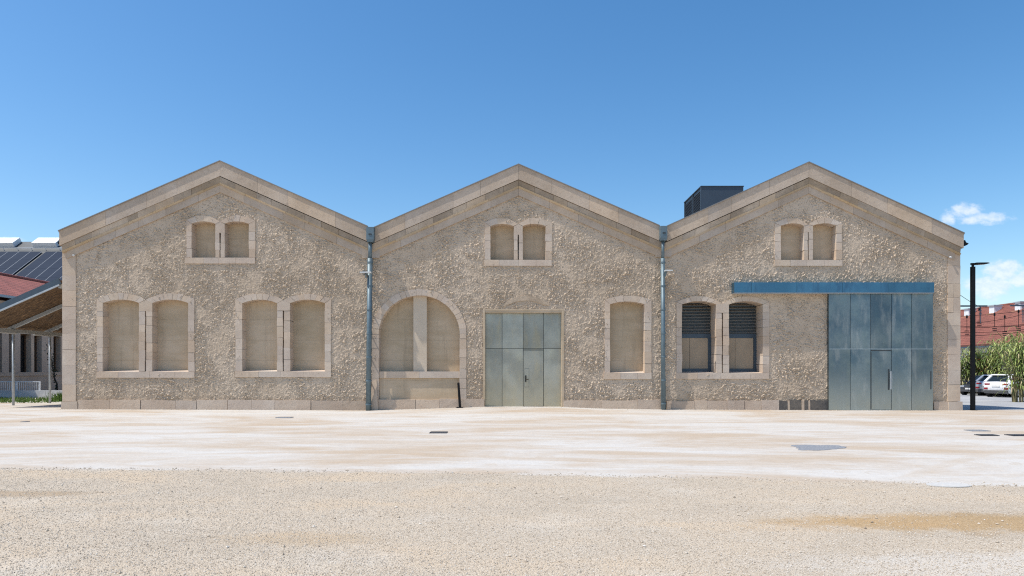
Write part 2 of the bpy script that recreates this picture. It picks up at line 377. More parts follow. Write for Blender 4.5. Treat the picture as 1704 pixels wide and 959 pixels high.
rx = np.concatenate([np.arange(17.32, 60, 0.6), [70, 90]]); ry = np.concatenate([np.arange(0.15, 40, 0.6), [50, 60]])
RXX, RYY = np.meshgrid(rx, ry); rv = np.stack([RXX, RYY, ground_z(RXX, RYY)+0.006], -1).reshape(-1, 3)
nx, ny = len(rx), len(ry); I, J = np.meshgrid(np.arange(nx-1), np.arange(ny-1)); a = (J*nx+I).ravel()
ro = mesh_np('road', rv, np.stack([a, a+1, a+nx+1, a+nx], -1), M['asphalt']); ro['kind'] = 'structure'; ro['label'] = 'pale asphalt car park lane'

# loose stones lying on the gravel
def stones(n, dmin, dmax, rmin, rmax, sel, name, label, power=1.0):
    d = dmin+(dmax-dmin)*rng.random(n)**power; x = (rng.random(n)*2-1)*(0.80*d+1.2); y = d-DIST
    keep = sel(x, y); x, y = x[keep], y[keep]; n = len(x)
    r = rmin+(rmax-rmin)*rng.random(n)**2.5
    base = np.array([(1,0,0),(0,1,0),(-1,0,0),(0,-1,0),(0,0,.75),(0,0,-.75)], float)
    fc = np.array([(0,1,4),(1,2,4),(2,3,4),(3,0,4),(1,0,5),(2,1,5),(3,2,5),(0,3,5)])
    V = base[None]*(0.6+0.8*rng.random((n, 6, 1)))*r[:, None, None]
    th = rng.random(n)*6.283; c, s = np.cos(th)[:, None], np.sin(th)[:, None]
    vx = V[..., 0]*c-V[..., 1]*s+x[:, None]; vy = V[..., 0]*s+V[..., 1]*c+y[:, None]
    vz = V[..., 2]+ground_z(x, y)[:, None]+r[:, None]*0.35
    V = np.stack([vx, vy, vz], -1).reshape(-1, 3); Fc = (fc[None]+(np.arange(n)*6)[:, None, None]).reshape(-1, 3)
    o = mesh_np(name, V, Fc, M['pebble'], smooth=False); tag(o, label, 'gravel', kind='stuff'); return o
def pebble(t):
    i = t.island()
    col = t.ramp(i, [(0.0, (.24,.20,.16)), (0.06, (.40,.335,.26)), (0.45, (.475,.405,.32)), (0.8, (.545,.485,.405)), (1.0, (.60,.56,.50))])
    return {'Base Color': col, 'Roughness': 0.9, 'Specular IOR Level': 0.2}
M['pebble'] = material('limestone_pebbles', pebble)
bare = lambda x, y: ((x-4.75)/1.9)**2+((y+DIST-6.86)/0.36)**2
stones(160000, 4.4, 10.9, 0.0028, 0.0082, lambda x, y: (y < gravel_edge(x)+0.15*rng.standard_normal(len(x))) & (rng.random(len(x)) < np.where(bare(x, y)+1.2*(rng.random(len(x))-.5) < 1, 0.12, 1)), 'gravel', 'loose pale limestone gravel spread over the near half of the yard', 1.15)
stones(900, 4.4, 9.5, 0.008, 0.018, lambda x, y: y < gravel_edge(x), 'gravel', 'scattered larger pale stones lying on the gravel')
stones(20000, 8.5, 11.6, 0.004, 0.017, lambda x, y: np.abs(y-gravel_edge(x)-0.0) < 0.11*np.abs(rng.standard_normal(len(x)))+0.02, 'gravel', 'darker line of coarse gravel along the edge of the rolled sand')

_n = 3500; _x = rng.uniform(-17.3, 17.2, _n)
def foot_stones():
    global stones
    x = _x; y = -.09-.22*np.abs(rng.standard_normal(_n))*rng.random(_n); r = .004+.012*rng.random(_n)**2
    base = np.array([(1,0,0),(0,1,0),(-1,0,0),(0,-1,0),(0,0,.75),(0,0,-.75)], float)
    fc = np.array([(0,1,4),(1,2,4),(2,3,4),(3,0,4),(1,0,5),(2,1,5),(3,2,5),(0,3,5)])
    V = base[None]*(0.6+0.8*rng.random((_n, 6, 1)))*r[:, None, None]+np.stack([x, y, ground_z(x, y)+.3*r], -1)[:, None]
    tag(mesh_np('gravel', V.reshape(-1, 3), (fc[None]+(np.arange(_n)*6)[:, None, None]).reshape(-1, 3), M['pebble'], smooth=False), 'thin scatter of grit along the foot of the hall wall', 'gravel', kind='stuff')
foot_stones()
# ------------------------------------------------------------------ the stone building
B = thing('stone_hall', 'long stone hall with three gables, roughcast walls and blocked arched windows', 'building')
BAYS = [dict(l=98, lz=383.6, p=366, pz=267.5, r=611, rz=376),
        dict(l=623, lz=378, p=863, pz=273, r=1097, rz=375),
        dict(l=1110, lz=376, p=1346, pz=269.5, r=1604, rz=387.5)]
def rake(bay, px):   # top line of a gable in rows
    b = BAYS[bay]
    if px <= b['p']: return b['lz']+(b['pz']-b['lz'])*(px-b['l'])/(b['p']-b['l'])
    return b['pz']+(b['rz']-b['pz'])*(px-b['p'])/(b['r']-b['p'])
DOORS = [(804.7, 937, 517, 677)]
DEPTH = 0.30
SINGLE = []
def arc_rows(xs, x0, x1, spring, crown):
    a = (x1-x0)/2; s = spring-crown; Rr = (a*a+s*s)/(2*s); xc = (x0+x1)/2; yc = crown+Rr
    return yc-np.sqrt(np.maximum(Rr*Rr-(xs-xc)**2, 0))
WINS = [dict(k='pair', A=(171.7,231.7), B=(254,313.6), spring=504.6, crown=499, bot=618.4, out=(161.8,324), top=488, edge=497.5, sill=(161.5,324.5,628.8), slot=(242.8,518), d=.37, nv=(9,9)),
        dict(k='pair', A=(403.6,461.4), B=(483,540.7), spring=504.9, crown=499, bot=618, out=(392,551), top=489.5, edge=497.5, sill=(391.7,551.2,627.8), slot=(471.8,517), d=.37, nv=(7,7)),
        dict(k='pair', A=(319.4,358.8), B=(374.4,414.4), spring=372.8, crown=369, bot=429, out=(310.6,425.2), top=358.8, edge=367, sill=(308.1,425,439), slot=(366.6,387.8), d=.37, nv=(4,5)),
        dict(k='pair', A=(816,854.8), B=(870,907.7), spring=376.8, crown=373, bot=432.6, out=(806.4,919), top=362.5, edge=371, sill=(805.8,918,442.8), slot=(862.4,391), d=.37, nv=(3,3)),
        dict(k='pair', A=(1299,1337.5), B=(1352.5,1391), spring=376, crown=372, bot=432.8, out=(1288.8,1400.6), top=362.5, edge=372, sill=(1288.2,1401.2,442.8), slot=(1344.6,387), d=.37, nv=(3,4)),
        dict(k='one', A=(1015,1072.4), spring=506.7, crown=502, bot=620.3, out=(1006,1083.8), top=492, edge=499, sill=(1004,1084,631), d=.37, nv=(5,)),
        dict(k='louvre', A=(1134.8,1191.5), B=(1212.6,1269), spring=507, crown=501.5, bot=620.8, out=(1125.4,1279.8), top=493, edge=503, sill=(1124.5,1279.3,630.7), slot=(1202,521), d=.70, nv=(7,5))]
ARCH = dict(x0=630.6, x1=764.8, crown=492, spring=556, bot=664, ox0=619, ox1=776.2, ocrown=481)

# roughcast: one height field over the whole front, cut per bay
res = 0.02
fx0, fx1, fz0, fz1 = X(120), X(1582), -0.15, Z(262)
NXg = int((fx1-fx0)/res)+1; NZg = int((fz1-fz0)/res)+1
def band(seed, wl, bw, shape=(NZg, NXg), aniso=1.0):
    r_ = np.random.default_rng(seed); w = r_.standard_normal(shape); Fw = np.fft.rfft2(w)
    ky = np.fft.fftfreq(shape[0], res)[:, None]; kx = np.fft.rfftfreq(shape[1], res)[None]
    k = np.sqrt((kx*aniso)**2+ky**2); Fw *= np.exp(-((k-1/wl)/(bw/wl))**2)
    o = np.fft.irfft2(Fw, shape); return o/o.std()
lowf = band(1, 1.6, 0.8); n_a = band(2, 0.20, 0.7); n_b = band(3, 0.085, 0.7); n_c = band(4, 0.045, 0.4); n_r = band(5, 0.2, 0.6)
ridge = 1-1.5*np.abs(n_r)          # sharp crests where thrown plaster overlaps
rough_w = np.clip(0.66+0.26*lowf+0.22*band(6, 0.5, 0.6), 0.2, 1.4)
H = 1.25*rough_w*(0.0135*np.maximum(n_a*0.6+n_b*0.8+0.55*np.maximum(ridge, -0.6), -0.6)+0.0065*n_c)
H = np.clip(H, -0.018, 0.055)
gxs = fx0+res*np.arange(NXg); gzs = fz0+res*np.arange(NZg)
cxs = (gxs[:-1]+gxs[1:])/2; czs = (gzs[:-1]+gzs[1:])/2
CPX = cxs/K+HX; CPY = HY-(czs-EYE)/K
PXg, PYg = np.meshgrid(CPX, CPY)
keep = np.ones(PXg.shape, bool)
mrg = 4.0
for w in WINS:
    for key in ('A', 'B'):
        if key not in w: continue
        x0, x1 = w[key]
        keep &= ~((PXg > x0-mrg) & (PXg < x1+mrg) & (PYg < w['bot']+2) & (PYg > w['crown']-mrg+3*((PXg-(x0+x1)/2)/((x1-x0)/2))**2))
    if 'B' in w: keep &= ~((PXg > w['A'][1]-2) & (PXg < w['B'][0]+2) & (PYg < w['bot']+2) & (PYg > w['spring']+3))
a_ = ARCH; axc = (a_['x0']+a_['x1'])/2; aw = (a_['x1']-a_['x0'])/2+4; ah = a_['spring']-a_['crown']+4
keep &= ~((np.abs(PXg-axc) < aw) & (PYg < 690) & ((PYg > a_['spring']) | (((PXg-axc)/aw)**2+((PYg-a_['spring'])/ah)**2 < 1)))
for x0, x1, y0, y1 in DOORS: keep &= ~((PXg > x0-1) & (PXg < x1+1) & (PYg > y0-1))
keep &= ~((PXg > 1383) & (PXg < 1549) & (PYg > 492) & (PYg < 700))     # the sliding door's own opening
keep &= PYg < 669
bay_of = np.where(PXg < 617, 0, np.where(PXg < 1103.5, 1, 2))
for b in range(3):
    rk = np.array([rake(b, q) for q in CPX])[None]
    keep &= ~((bay_of == b) & (PYg < rk+44))
for b in range(3):
    kk = keep & (bay_of == b)
    J, I = np.nonzero(kk); a = J*NXg+I
    fc = np.stack([a, a+1, a+NXg+1, a+NXg], -1)
    used, inv = np.unique(fc.ravel(), return_inverse=True)
    vx = gxs[used % NXg]; vz = gzs[used//NXg]; vy = -H.ravel()[used]
    mesh_np('gable_wall', np.stack([vx, vy, vz], -1), inv.reshape(-1, 4), M['stucco'], B)

def p2(pts, Y=0.0): return [(X(a, Y), Z(b, Y)) for a, b in pts]
def shrink(pts, g=0.005):
    cx = sum(p[0] for p in pts)/len(pts); cz = sum(p[1] for p in pts)/len(pts)
    out = []
    for x, z in pts:
        dx, dz = cx-x, cz-z; l = math.hypot(dx, dz) or 1
        out.append((x+dx/l*g+random.uniform(-.006, .006), z+dz/l*g+random.uniform(-.006, .006)))
    return out
def blk(mb, pts_px, yf=-0.028, yb=None, g=0.003):
    mb.slab(shrink(p2(pts_px), g), yf+random.uniform(-.004, .004), yb)
def column_blocks(mb, x0, x1, ytop, ybot, d, lo=12, hi=20):
    y = ybot
    while y > ytop+1:
        h = random.uniform(lo, hi)
        if y-h < ytop+7: h = y-ytop
        ja, jb = random.uniform(-.35, .35), random.uniform(-.35, .35)
        blk(mb, [(x0+ja, y), (x1+jb, y), (x1+jb, y-h), (x0+ja, y-h)], yb=d); y -= h
def arch_blocks(mb, x0, x1, spring, crown, el, er, top, edgel, edger, n, d):
    xs = np.linspace(x0, x1, n+1); ys = arc_rows(xs, x0, x1, spring, crown); xc = (x0+x1)/2
    ex = np.where(xs < xc, xc+(xs-xc)*(xc-el)/(xc-x0), xc+(xs-xc)*(er-xc)/(x1-xc))
    f = np.where(ex < xc, ((xc-ex)/(xc-el)), ((ex-xc)/(er-xc))); ey = top+np.where(ex < xc, edgel-top, edger-top)*f**2
    for i in range(n):
        m = (xs[i]+xs[i+1])/2; my = float(arc_rows(np.array([m]), x0, x1, spring, crown)[0]); mx = (ex[i]+ex[i+1])/2; me = (ey[i]+ey[i+1])/2-0.15
        jit = random.uniform(-.6, .4)
        blk(mb, [(xs[i], ys[i]), (m, my), (xs[i+1], ys[i+1]), (ex[i+1], ey[i+1]+jit), (mx, me+jit), (ex[i], ey[i]+jit)], yb=d, g=0.004)
def infill_panel(x0, x1, spring, crown, bot, d, parent, m=None):
    mb = MB(); q = 3
    xs = np.linspace(x0, x1, 9); ys = arc_rows(xs, x0, x1, spring, crown)-q
    pts = [(x0-q, bot+q), (x1+q, bot+q), (x1+q, spring-q)]+[(a, b) for a, b in zip(xs[::-1], ys[::-1])]+[(x0-q, spring-q)]
    mb.slab(p2(pts), d, d+0.12); return mb.build('infill', m or M['infill'], parent)
for w in WINS:
    d = w['d']; db = d+0.05; mb = MB(); x0, x1 = w['A']; o0, o1 = w['out']; pair = 'B' in w
    e = w['edge']; sp = w['spring']; bt = w['bot']
    sl, sr, sb = w['sill']
    mid = w['slot'][0] if pair else o1
    split = sp+13
    blk(mb, [(o0, split), (x0, split), (x0, sp), (o0, e)], yb=db); column_blocks(mb, o0, x0, split, bt, db)
    if pair:
        b0, b1 = w['B']; st = w['slot'][1]; em = e+2.0
        blk(mb, [(x1, st), (b0, st), (b0, sp), (mid, em), (x1, sp)], yb=db)
        column_blocks(mb, x1, mid-0.9, st, bt, db); column_blocks(mb, mid+0.9, b0, st, bt, db)
        blk(mb, [(o1, split), (b1, split), (b1, sp), (o1, e)], yb=db); column_blocks(mb, b1, o1, split, bt, db)
        arch_blocks(mb, x0, x1, sp, w['crown'], o0, mid, w['top'], e, em, w['nv'][0], db)
        arch_blocks(mb, b0, b1, sp, w['crown'], mid, o1, w['top'], em, e, w['nv'][1], db)
    else:
        blk(mb, [(o1, split), (x1, split), (x1, sp), (o1, e)], yb=db); column_blocks(mb, x1, o1, split, bt, db)
        arch_blocks(mb, x0, x1, sp, w['crown'], o0, o1, w['top'], e, e, w['nv'][0], db)
    win = mb.build('louvred_window' if w['k'] == 'louvre' else 'window', M['stone'], B)
    mb = MB(); cuts = [sl]
    n = 4 if pair else 3
    for i in range(1, n): cuts.append(sl+(sr-sl)*(i+random.uniform(-.2, .2))/n)
    cuts.append(sr)
    for a, b in zip(cuts, cuts[1:]):
        xa, xb = X(a)+.003, X(b)-.003; zt, zb = Z(bt), Z(sb)
        mb.add([(xa,-.042,zb),(xb,-.042,zb),(xb,db,zb),(xa,db,zb),(xa,-.042,zt-.005),(xb,-.042,zt-.005),(xb,db,zt+.055),(xa,db,zt+.055)],
               [(0,1,5,4),(1,2,6,5),(2,3,7,6),(3,0,4,7),(4,5,6,7),(3,2,1,0)])
    mb.build('sill', M['stone'], win)
    for key in ('A', 'B'):
        if key not in w: continue
        a, b = w[key]
        if w['k'] != 'louvre': infill_panel(a, b, sp, w['crown'], bt, d, win); continue
        Y = d-0.02
        def xx(p): return X(p)
        zt, zm0, zm1, zb = Z(w['crown'])+.05, Z(552.5*1.0+1.5), Z(560.5+1), Z(613.5)
        L = MB()
        zz = zm0+.03
        while zz < zt:
            L.add([(xx(a)-.05,Y-.05,zz),(xx(b)+.05,Y-.05,zz),(xx(b)+.05,Y+.03,zz+.06),(xx(a)-.05,Y+.03,zz+.055),
                   (xx(a)-.05,Y-.05,zz-.012),(xx(b)+.05,Y-.05,zz-.012),(xx(b)+.05,Y+.03,zz+.043),(xx(a)-.05,Y+.03,zz+.043)],
                  [(0,1,2,3),(4,5,6,7),(0,1,5,4),(2,3,7,6),(1,2,6,5),(0,3,7,4)]); zz += .12
        L.build('louvre', M['louvre'], win)
        P = MB(); s_ = a+(b-a)*.36
        P.box(xx(a)-.05, xx(s_)-.006, Y-.01, Y+.03, zb, zm1); P.box(xx(s_)+.006, xx(b)-.12, Y-.01, Y+.03, zb, zm1)
        P.build('shutter_panel', M['shutter'], win)
        Fm = MB(); Fm.box(xx(a)-.06, xx(b)+.06, Y-.03, Y+.05, zm1+.002, zm0); Fm.box(xx(b)-.115, xx(b)+.06, Y-.035, Y+.05, Z(bt), zm1)
        Fm.box(xx(a)-.06, xx(b)-.118, Y-.033, Y+.05, Z(bt)+.02, zb-.003); Fm.box(xx(a)-.06, xx(b)+.06, Y+.06, Y+.1, Z(bt), zt)
        Fm.build('window_frame', M['steel_dark'], win)
        wk = MB(); wk.box(xx(a)-.06, xx(b)+.06, Y+.12, Y+.16, Z(bt)-.1, zt+.1); wk.build('backing', M['black_metal'], win)

# big blocked archway
mb = MB(); nv = 25; d = 0.38; db = .44
xc = (ARCH['x0']+ARCH['x1'])/2; ai = (ARCH['x1']-ARCH['x0'])/2; hi_ = ARCH['spring']-ARCH['crown']
xo = (ARCH['ox0']+ARCH['ox1'])/2; ao = (ARCH['ox1']-ARCH['ox0'])/2; ho = ARCH['spring']-ARCH['ocrown']
th = np.linspace(math.pi, 0, nv+1)
for i in range(nv):
    q = []
    for tt in (th[i], (th[i]+th[i+1])/2, th[i+1]): q.append((xc+ai*math.cos(tt), ARCH['spring']-hi_*math.sin(tt)))
    jit = random.uniform(-.7, .7)
    for tt in (th[i+1], (th[i]+th[i+1])/2, th[i]): q.append((xo+(ao+jit)*math.cos(tt), ARCH['spring']-(ho+jit)*math.sin(tt)))
    blk(mb, q, yb=db, g=.003)
column_blocks(mb, ARCH['ox0'], ARCH['x0'], ARCH['spring'], 666, db, 14, 20); column_blocks(mb, ARCH['x1'], ARCH['ox1'], ARCH['spring'], 666, db, 14, 20)
AW = mb.build('arched_window', M['stone'], B)
mb = MB(); pts = [(ARCH['x0']-3, 668), (ARCH['x1']+3, 668)]+[(xc+(ai+3)*math.cos(tt), ARCH['spring']-(hi_+3)*math.sin(tt)) for tt in np.linspace(0, math.pi, 25)]
mb.slab(p2(pts), d, d+.15); mb.build('infill', M['infill'], AW)
mb = MB(); mb.box(X(687), X(709.3), .15, d+.02, Z(618.4), Z(ARCH['crown']-1)); mb.build('mullion', M['pale_post'], AW)
mb = MB(); mb.box(X(630.8), X(697), .03, d+.02, Z(629.4), Z(618.4)); mb.box(X(697.3), X(764.6), .03, d+.02, Z(629.4), Z(618.4)); mb.build('sill', M['stone'], AW)
mb = MB(); mb.box(X(630.8), X(764.6), .09, d+.02, Z(668), Z(629.4)-.003); mb.build('apron_panel', M['infill'], AW)
# slanted guard stones at the foot of the arch
mb = MB(); mb.slab(p2([(614.5, 684), (630.5, 684), (627, 632), (620, 634)]), [-.16, -.16, -.045, -.045], .1); mb.build('guard_stone', M['stone'], B)

# plinth, in stones
spans = [(131, 612.5, 666.3, 684), (626, 806, 664.5, 683), (937, 1099, 666, 683), (1109, 1379, 666.3, 685), (1552.5, 1577, 669, 685)]
for a, b, tp, bo in spans:
    x = a; mb = MB(); mbk = MB()
    cuts = [1155, 1176, 1209, 1238, 1266, 1295.5, 1309.5, 1313, 1332.5, 1337, 1343.5, 1347, 1353.5, 1379] if a == 1109 else None
    while x < b-.5:
        wd = random.uniform(34, 66)
        if x+wd > b-20: wd = b-x
        dark = 1296 < x+wd/2 < 1372
        if a == 1109 and x > 1240: wd = min(wd, random.uniform(14, 32)); 
        if x+wd > b: wd = b-x
        if b-(x+wd) < 8: wd = b-x
        if cuts: wd = min(c for c in cuts if c > x+.2)-x
        tgt = mbk if cuts and any(abs(x-c) < .3 for c in (1295.5, 1313, 1337, 1347, 1353.5)) else mb
        j = random.uniform(-1.3, 1.0)
        pts = shrink(p2([(x, bo+4), (x+wd, bo+4), (x+wd, tp+j+random.uniform(-.4, .4)), (x+wd*.5, tp+j+random.uniform(-.6, .6)), (x, tp+j)]), .006)
        fy = -.075+random.uniform(-.012, .008)
        tgt.slab(pts, [fy, fy, fy+.02, fy+.02, fy+.02], .12); x += wd
        if cuts and x > 1290:
            if mb.v: mb.build('plinth', M['plinth'], B); mb = MB()
            if mbk.v: o = mbk.build('plinth', M['black_stone'], B); o['label'] = 'soot blackened stone at the foot of the wall'; mbk = MB()
    if mb.v: mb.build('plinth', M['plinth'], B)

# corner pilasters
for (a, b, top, side) in ((104.5, 127, 412, -1), (1576.5, 1597.3, 414, 1)):
    mb = MB(); y = 668.0
    while y > top+1:
        h = random.uniform(22, 32)
        if y-h < top+10: h = y-top
        pts = [(a, y), (b, y), (b, y-h), (a, y-h)]
        if side > 0 and random.random() < .45:
            m = a+(b-a)*.45
            blk(mb, [(a, y), (m, y), (m, y-h), (a, y-h)], yf=-.035, yb=.6); blk(mb, [(m, y), (b, y), (b, y-h), (m, y-h)], yf=-.035, yb=.6)
        else: blk(mb, pts, yf=-.035, yb=.6)
        y -= h
    if side < 0:
        blk(mb, [(104, 686), (131, 686), (131, 668.2), (104, 668.2)], yf=-.085, yb=.6)
    else:
        blk(mb, [(1576.5, 686), (1599.5, 686), (1599.5, 668.2), (1576.5, 668.2)], yf=-.085, yb=.6)
    mb.build('pilaster', M['stone'], B)

# raking cornices
def rake_course(mb, b, o0, o1, y0, y1, yb, xl, xr, ln=46, joint=.003, wear=.003):
    bay = BAYS[b]; xp = bay['p']
    for (a, e) in ((xl, xp), (xp, xr)):
        n = max(1, round((e-a)/ln)); cs = [a+(e-a)*(i+(random.uniform(-.2, .2) if 0 < i < n else 0))/n for i in range(n+1)]
        for c0, c1 in zip(cs, cs[1:]):
            j = joint/K
            p = [(c0+j, rake(b, c0)+o0), (c1-j, rake(b, c1)+o0), (c1-j, rake(b, c1)+o1), (c0+j, rake(b, c0)+o1)]
            dy = random.uniform(-wear, wear)
            mb.slab(p2(p, (y0+y1)/2), [y0+dy, y0+dy, y1+dy, y1+dy], yb)
ends = [(98.3, 611.5), (622.5, 1097), (1109.5, 1604)]
low = [(103, 617), (617, 1103), (1103, 1599)]
for b in range(3):
    mb = MB(); rake_course(mb, b, 1.0, 25.5, -.195, -.19, .2, *ends[b], ln=62); f = mb.build('cornice', M['cornice'], B)
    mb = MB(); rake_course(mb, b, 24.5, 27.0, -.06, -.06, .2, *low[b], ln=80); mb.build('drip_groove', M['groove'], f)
    mb = MB(); rake_course(mb, b, 27.0, 36.5, -.165, -.12, .2, *low[b], ln=27, wear=.016); mb.build('moulding', M['old_stone'], f)
    mb = MB(); rake_course(mb, b, 36.5, 39.6, -.13, -.085, .2, *low[b], ln=50, wear=.008); mb.build('moulding', M['ochre'], f)
    mb = MB(); rake_course(mb, b, 39.6, 52.5, -.06, -.055, .2, *((low[b][0]+8 if b == 0 else low[b][0]+12), (low[b][1]-12 if b < 2 else low[b][1]-10)), ln=44); mb.build('frieze_band', M['cornice'], f)
for xa, xb in ((603.5, 632.5), (1090, 1117)):
    mb = MB(); m_ = (xa+xb)/2; r0 = 404 if xa < 700 else 402
    blk(mb, [(xa, r0+26), (m_, r0+26), (m_, r0-2), (xa, r0-2)], yf=-.06, yb=.2); blk(mb, [(m_, r0+26), (xb, r0+26), (xb, r0-2), (m_, r0-2)], yf=-.06, yb=.2)
    blk(mb, [(xa+4, r0-2), (xb-4, r0-2), (xb-6, r0-24), (xa+6, r0-24)], yf=-.075, yb=.2)
    mb.build('valley_stone', M['cornice'], B)

# roofs, body walls
DEEP = 34.0
for b in range(3):
    bay = BAYS[b]; r_ = MB(); e_ = MB(); th_ = .09
    for a, e in ((bay['l']-1, bay['p']), (bay['p'], bay['r']+1)):
        za, ze = Z(rake(b, a), -.2), Z(rake(b, e), -.2); xa, xe = X(a, -.2), X(e, -.2)
        r_.add([(xa,-.19,za),(xe,-.19,ze),(xe,DEEP,ze),(xa,DEEP,za),(xa,-.19,za-.06),(xe,-.19,ze-.06),(xe,DEEP,ze-.06),(xa,DEEP,za-.06)],
               [(0,1,2,3),(7,6,5,4),(0,4,5,1),(2,6,7,3),(0,3,7,4),(1,5,6,2)])
        e_.add([(xa,-.228,za-.026),(xe,-.228,ze-.026),(xe,-.228,ze+.012),(xa,-.228,za+.012),(xa,-.193,za-.026),(xe,-.193,ze-.026),(xe,-.193,ze+.012),(xa,-.193,za+.012)],
               [(0,1,2,3),(4,7,6,5),(0,4,5,1),(3,2,6,7),(0,3,7,4),(1,5,6,2)])
    rf = r_.build('roof', M['roof_metal'], B); e_.build('edge_flashing', M['roof_edge'], rf)
mb = MB()
mb.box(X(104.5)+.01, X(104.5)+.5, .62, DEEP, -.4, Z(392)); mb.box(X(1597.3)-.5, X(1597.3)-.01, .62, DEEP, -.4, Z(394))
mb.box(X(104.5)+.5, X(1597.3)-.5, DEEP-.5, DEEP-.02, -.4, Z(395))
mb.box(X(607), X(627), .3, DEEP, Z(405), Z(398)); mb.box(X(1093), X(1113), .3, DEEP, Z(405), Z(398))
mb.build('side_wall', M['infill'], B)
# gutters seen end-on at the outer eaves
for s_, px, py in ((1, 1604.5, 404), (-1, 98, 402)):
    mb = MB(); x = X(px); z = Z(py); q = [(0, .10), (.07, .11), (.11, .02), (.21, -.02), (.16, -.07), (.08, -.11), (0, -.12)]
    mb.slab([(x+s_*a*(1 if s_ > 0 else .45), z+c) for a, c in q], .05, DEEP); mb.build('gutter', M['black_metal'], B)

# downpipes with hopper heads
PIPES = [(616.2, 613.0, 609, 622.3, 377.8, 402.5), (1103.3, 1104.4, 1098.8, 1111, 376, 400)]
for xt, xb, h0, h1, hz0, hz1 in PIPES:
    r_ = .10 if xt < 800 else .08
    yy = -.25; mb = MB(); zt = Z(hz1+2); xt = HX+(xt-HX)*(DIST-.25)/DIST; xb = HX+(xb-HX)*(DIST-.25)/DIST; zb = gz(X(xb), -.2)-.05
    mb.tube((X(xt), yy, zt), (X(xt)-.01, yy, Z(432)), r_*.72, n=14); mb.tube((X(xt)-.01, yy, Z(432)), (X(xb), yy, zb), r_, n=16)
    dp = mb.build('downpipe', M['pipe'], B, smooth=True)
    for k in range(7):
        mb = MB()
        f = .02+k*.155; z = Z(434)+(zb-Z(434))*f; x = X(xt)+(X(xb)-X(xt))*f
        mb.tube((x, yy, z-.03), (x, yy, z+.03), r_+.014, n=16); mb.box(x-.02, x+.02, yy+r_*.8, -.02, z-.015, z+.015)
        mb.build('pipe_collar', M['pipe'], dp)
    mb = MB(); xa, xe = X(h0+.4, -.44), X(h1-.4, -.44); za, ze = Z(hz1, -.44), Z(hz0, -.44)
    mb.add([(xa+.03,-.42,za),(xe-.03,-.42,za),(xe-.03,-.145,za),(xa+.03,-.145,za),(xa,-.44,za+.1),(xe,-.44,za+.1),(xe,-.145,za+.1),(xa,-.145,za+.1),(xa,-.44,ze),(xe,-.44,ze),(xe,-.145,ze),(xa,-.145,ze)],
           [(3,2,1,0),(0,1,5,4),(1,2,6,5),(2,3,7,6),(3,0,4,7),(4,5,9,8),(5,6,10,9),(6,7,11,10),(7,4,8,11),(8,9,10,11)])
    hp = mb.build('hopper_head', M['pipe'], dp)
    mb = MB(); xm = (xa+xe)/2; mb.box(xm-.05, xm+.06, -.452, -.443, (za+ze)/2-.02, (za+ze)/2+.03); mb.build('overflow_slot', M['seam'], dp)
mb = MB(); mb.tube((X(1099.5), -.07, Z(450)), (X(1100.2), -.09, 0), .022, n=8); mb.build('cable_conduit', M['pipe'], B)
# eyebrow remnant over the middle door
mb = MB(); xs = np.linspace(838, 913, 9); up = 507-14*np.sin(np.pi*(xs-838)/75)**.8-1; dn = up+8.5-1.5*np.abs((xs-875.5)/37.5)
pts = [(a, b) for a, b in zip(xs, up)]+[(a, min(b, 508.5)) for a, b in zip(xs[::-1], dn[::-1])]
mb.slab(p2(pts), -.03, .05); mb.build('arch_relic', M['old_stone'], B)
# middle door
mb = MB(); zg = gz(X(870), -.05)-.05
mb.box(X(803.5), X(807.3), -.03, .3, zg, Z(517.2)); mb.box(X(934.4), X(938.2), -.03, .3, zg, Z(517.2)); mb.box(X(803.5), X(938.2), -.03, .3, Z(517.2)+.003, Z(514.8))
mb.box(X(807.3)+.003, X(934.4)-.003, -.02, .3, Z(520.4), Z(517.2)); mb.build('door_surround', M['infill'], B)
def metal_door(name, cols, top, mid, bot, Y, mat, leaf_col, leaf_top, handle, parent):
    mb = MB(); g = .008; cols = [HX+(c-HX)*(DIST+Y)/DIST for c in cols]
    for i, (a, b) in enumerate(zip(cols, cols[1:])):
        mb.box(X(a)+g, X(b)-g, Y, Y+.03, Z(mid)+g, Z(top))
        if i == leaf_col: continue
        mb.box(X(a)+g, X(b)-g, Y, Y+.03, Z(bot), Z(mid)-g)
    dr = mb.build(name, mat, parent)
    a, b = cols[leaf_col], cols[leaf_col+1]
    mb = MB(); mb.box(X(a)+.012, X(b)-.012, Y+.006, Y+.03, Z(bot)+.02, Z(leaf_top)); lf = mb.build('door_leaf', mat, dr)
    mb = MB(); mb.box(X(a)+g, X(b)-g, Y, Y+.03, Z(leaf_top)+.03, Z(mid)-g); mb.build('transom_strip', mat, dr)
    mb = MB(); mb.box(X(cols[0]), X(cols[-1]), Y+.036, Y+.06, Z(bot), Z(top)); mb.build('backing', M['seam'] if Y > 0 else M['seam_blue'], dr)
    return dr
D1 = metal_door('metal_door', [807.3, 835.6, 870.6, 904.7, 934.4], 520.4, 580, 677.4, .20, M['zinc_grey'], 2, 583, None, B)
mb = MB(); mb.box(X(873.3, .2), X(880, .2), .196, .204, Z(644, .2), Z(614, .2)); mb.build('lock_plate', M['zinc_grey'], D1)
mb = MB(); mb.box(X(873.0, .2), X(880.3, .2), .199, .205, Z(644.4, .2), Z(613.6, .2)); mb.build('lock_plate_shadow_gap', M['seam'], D1)
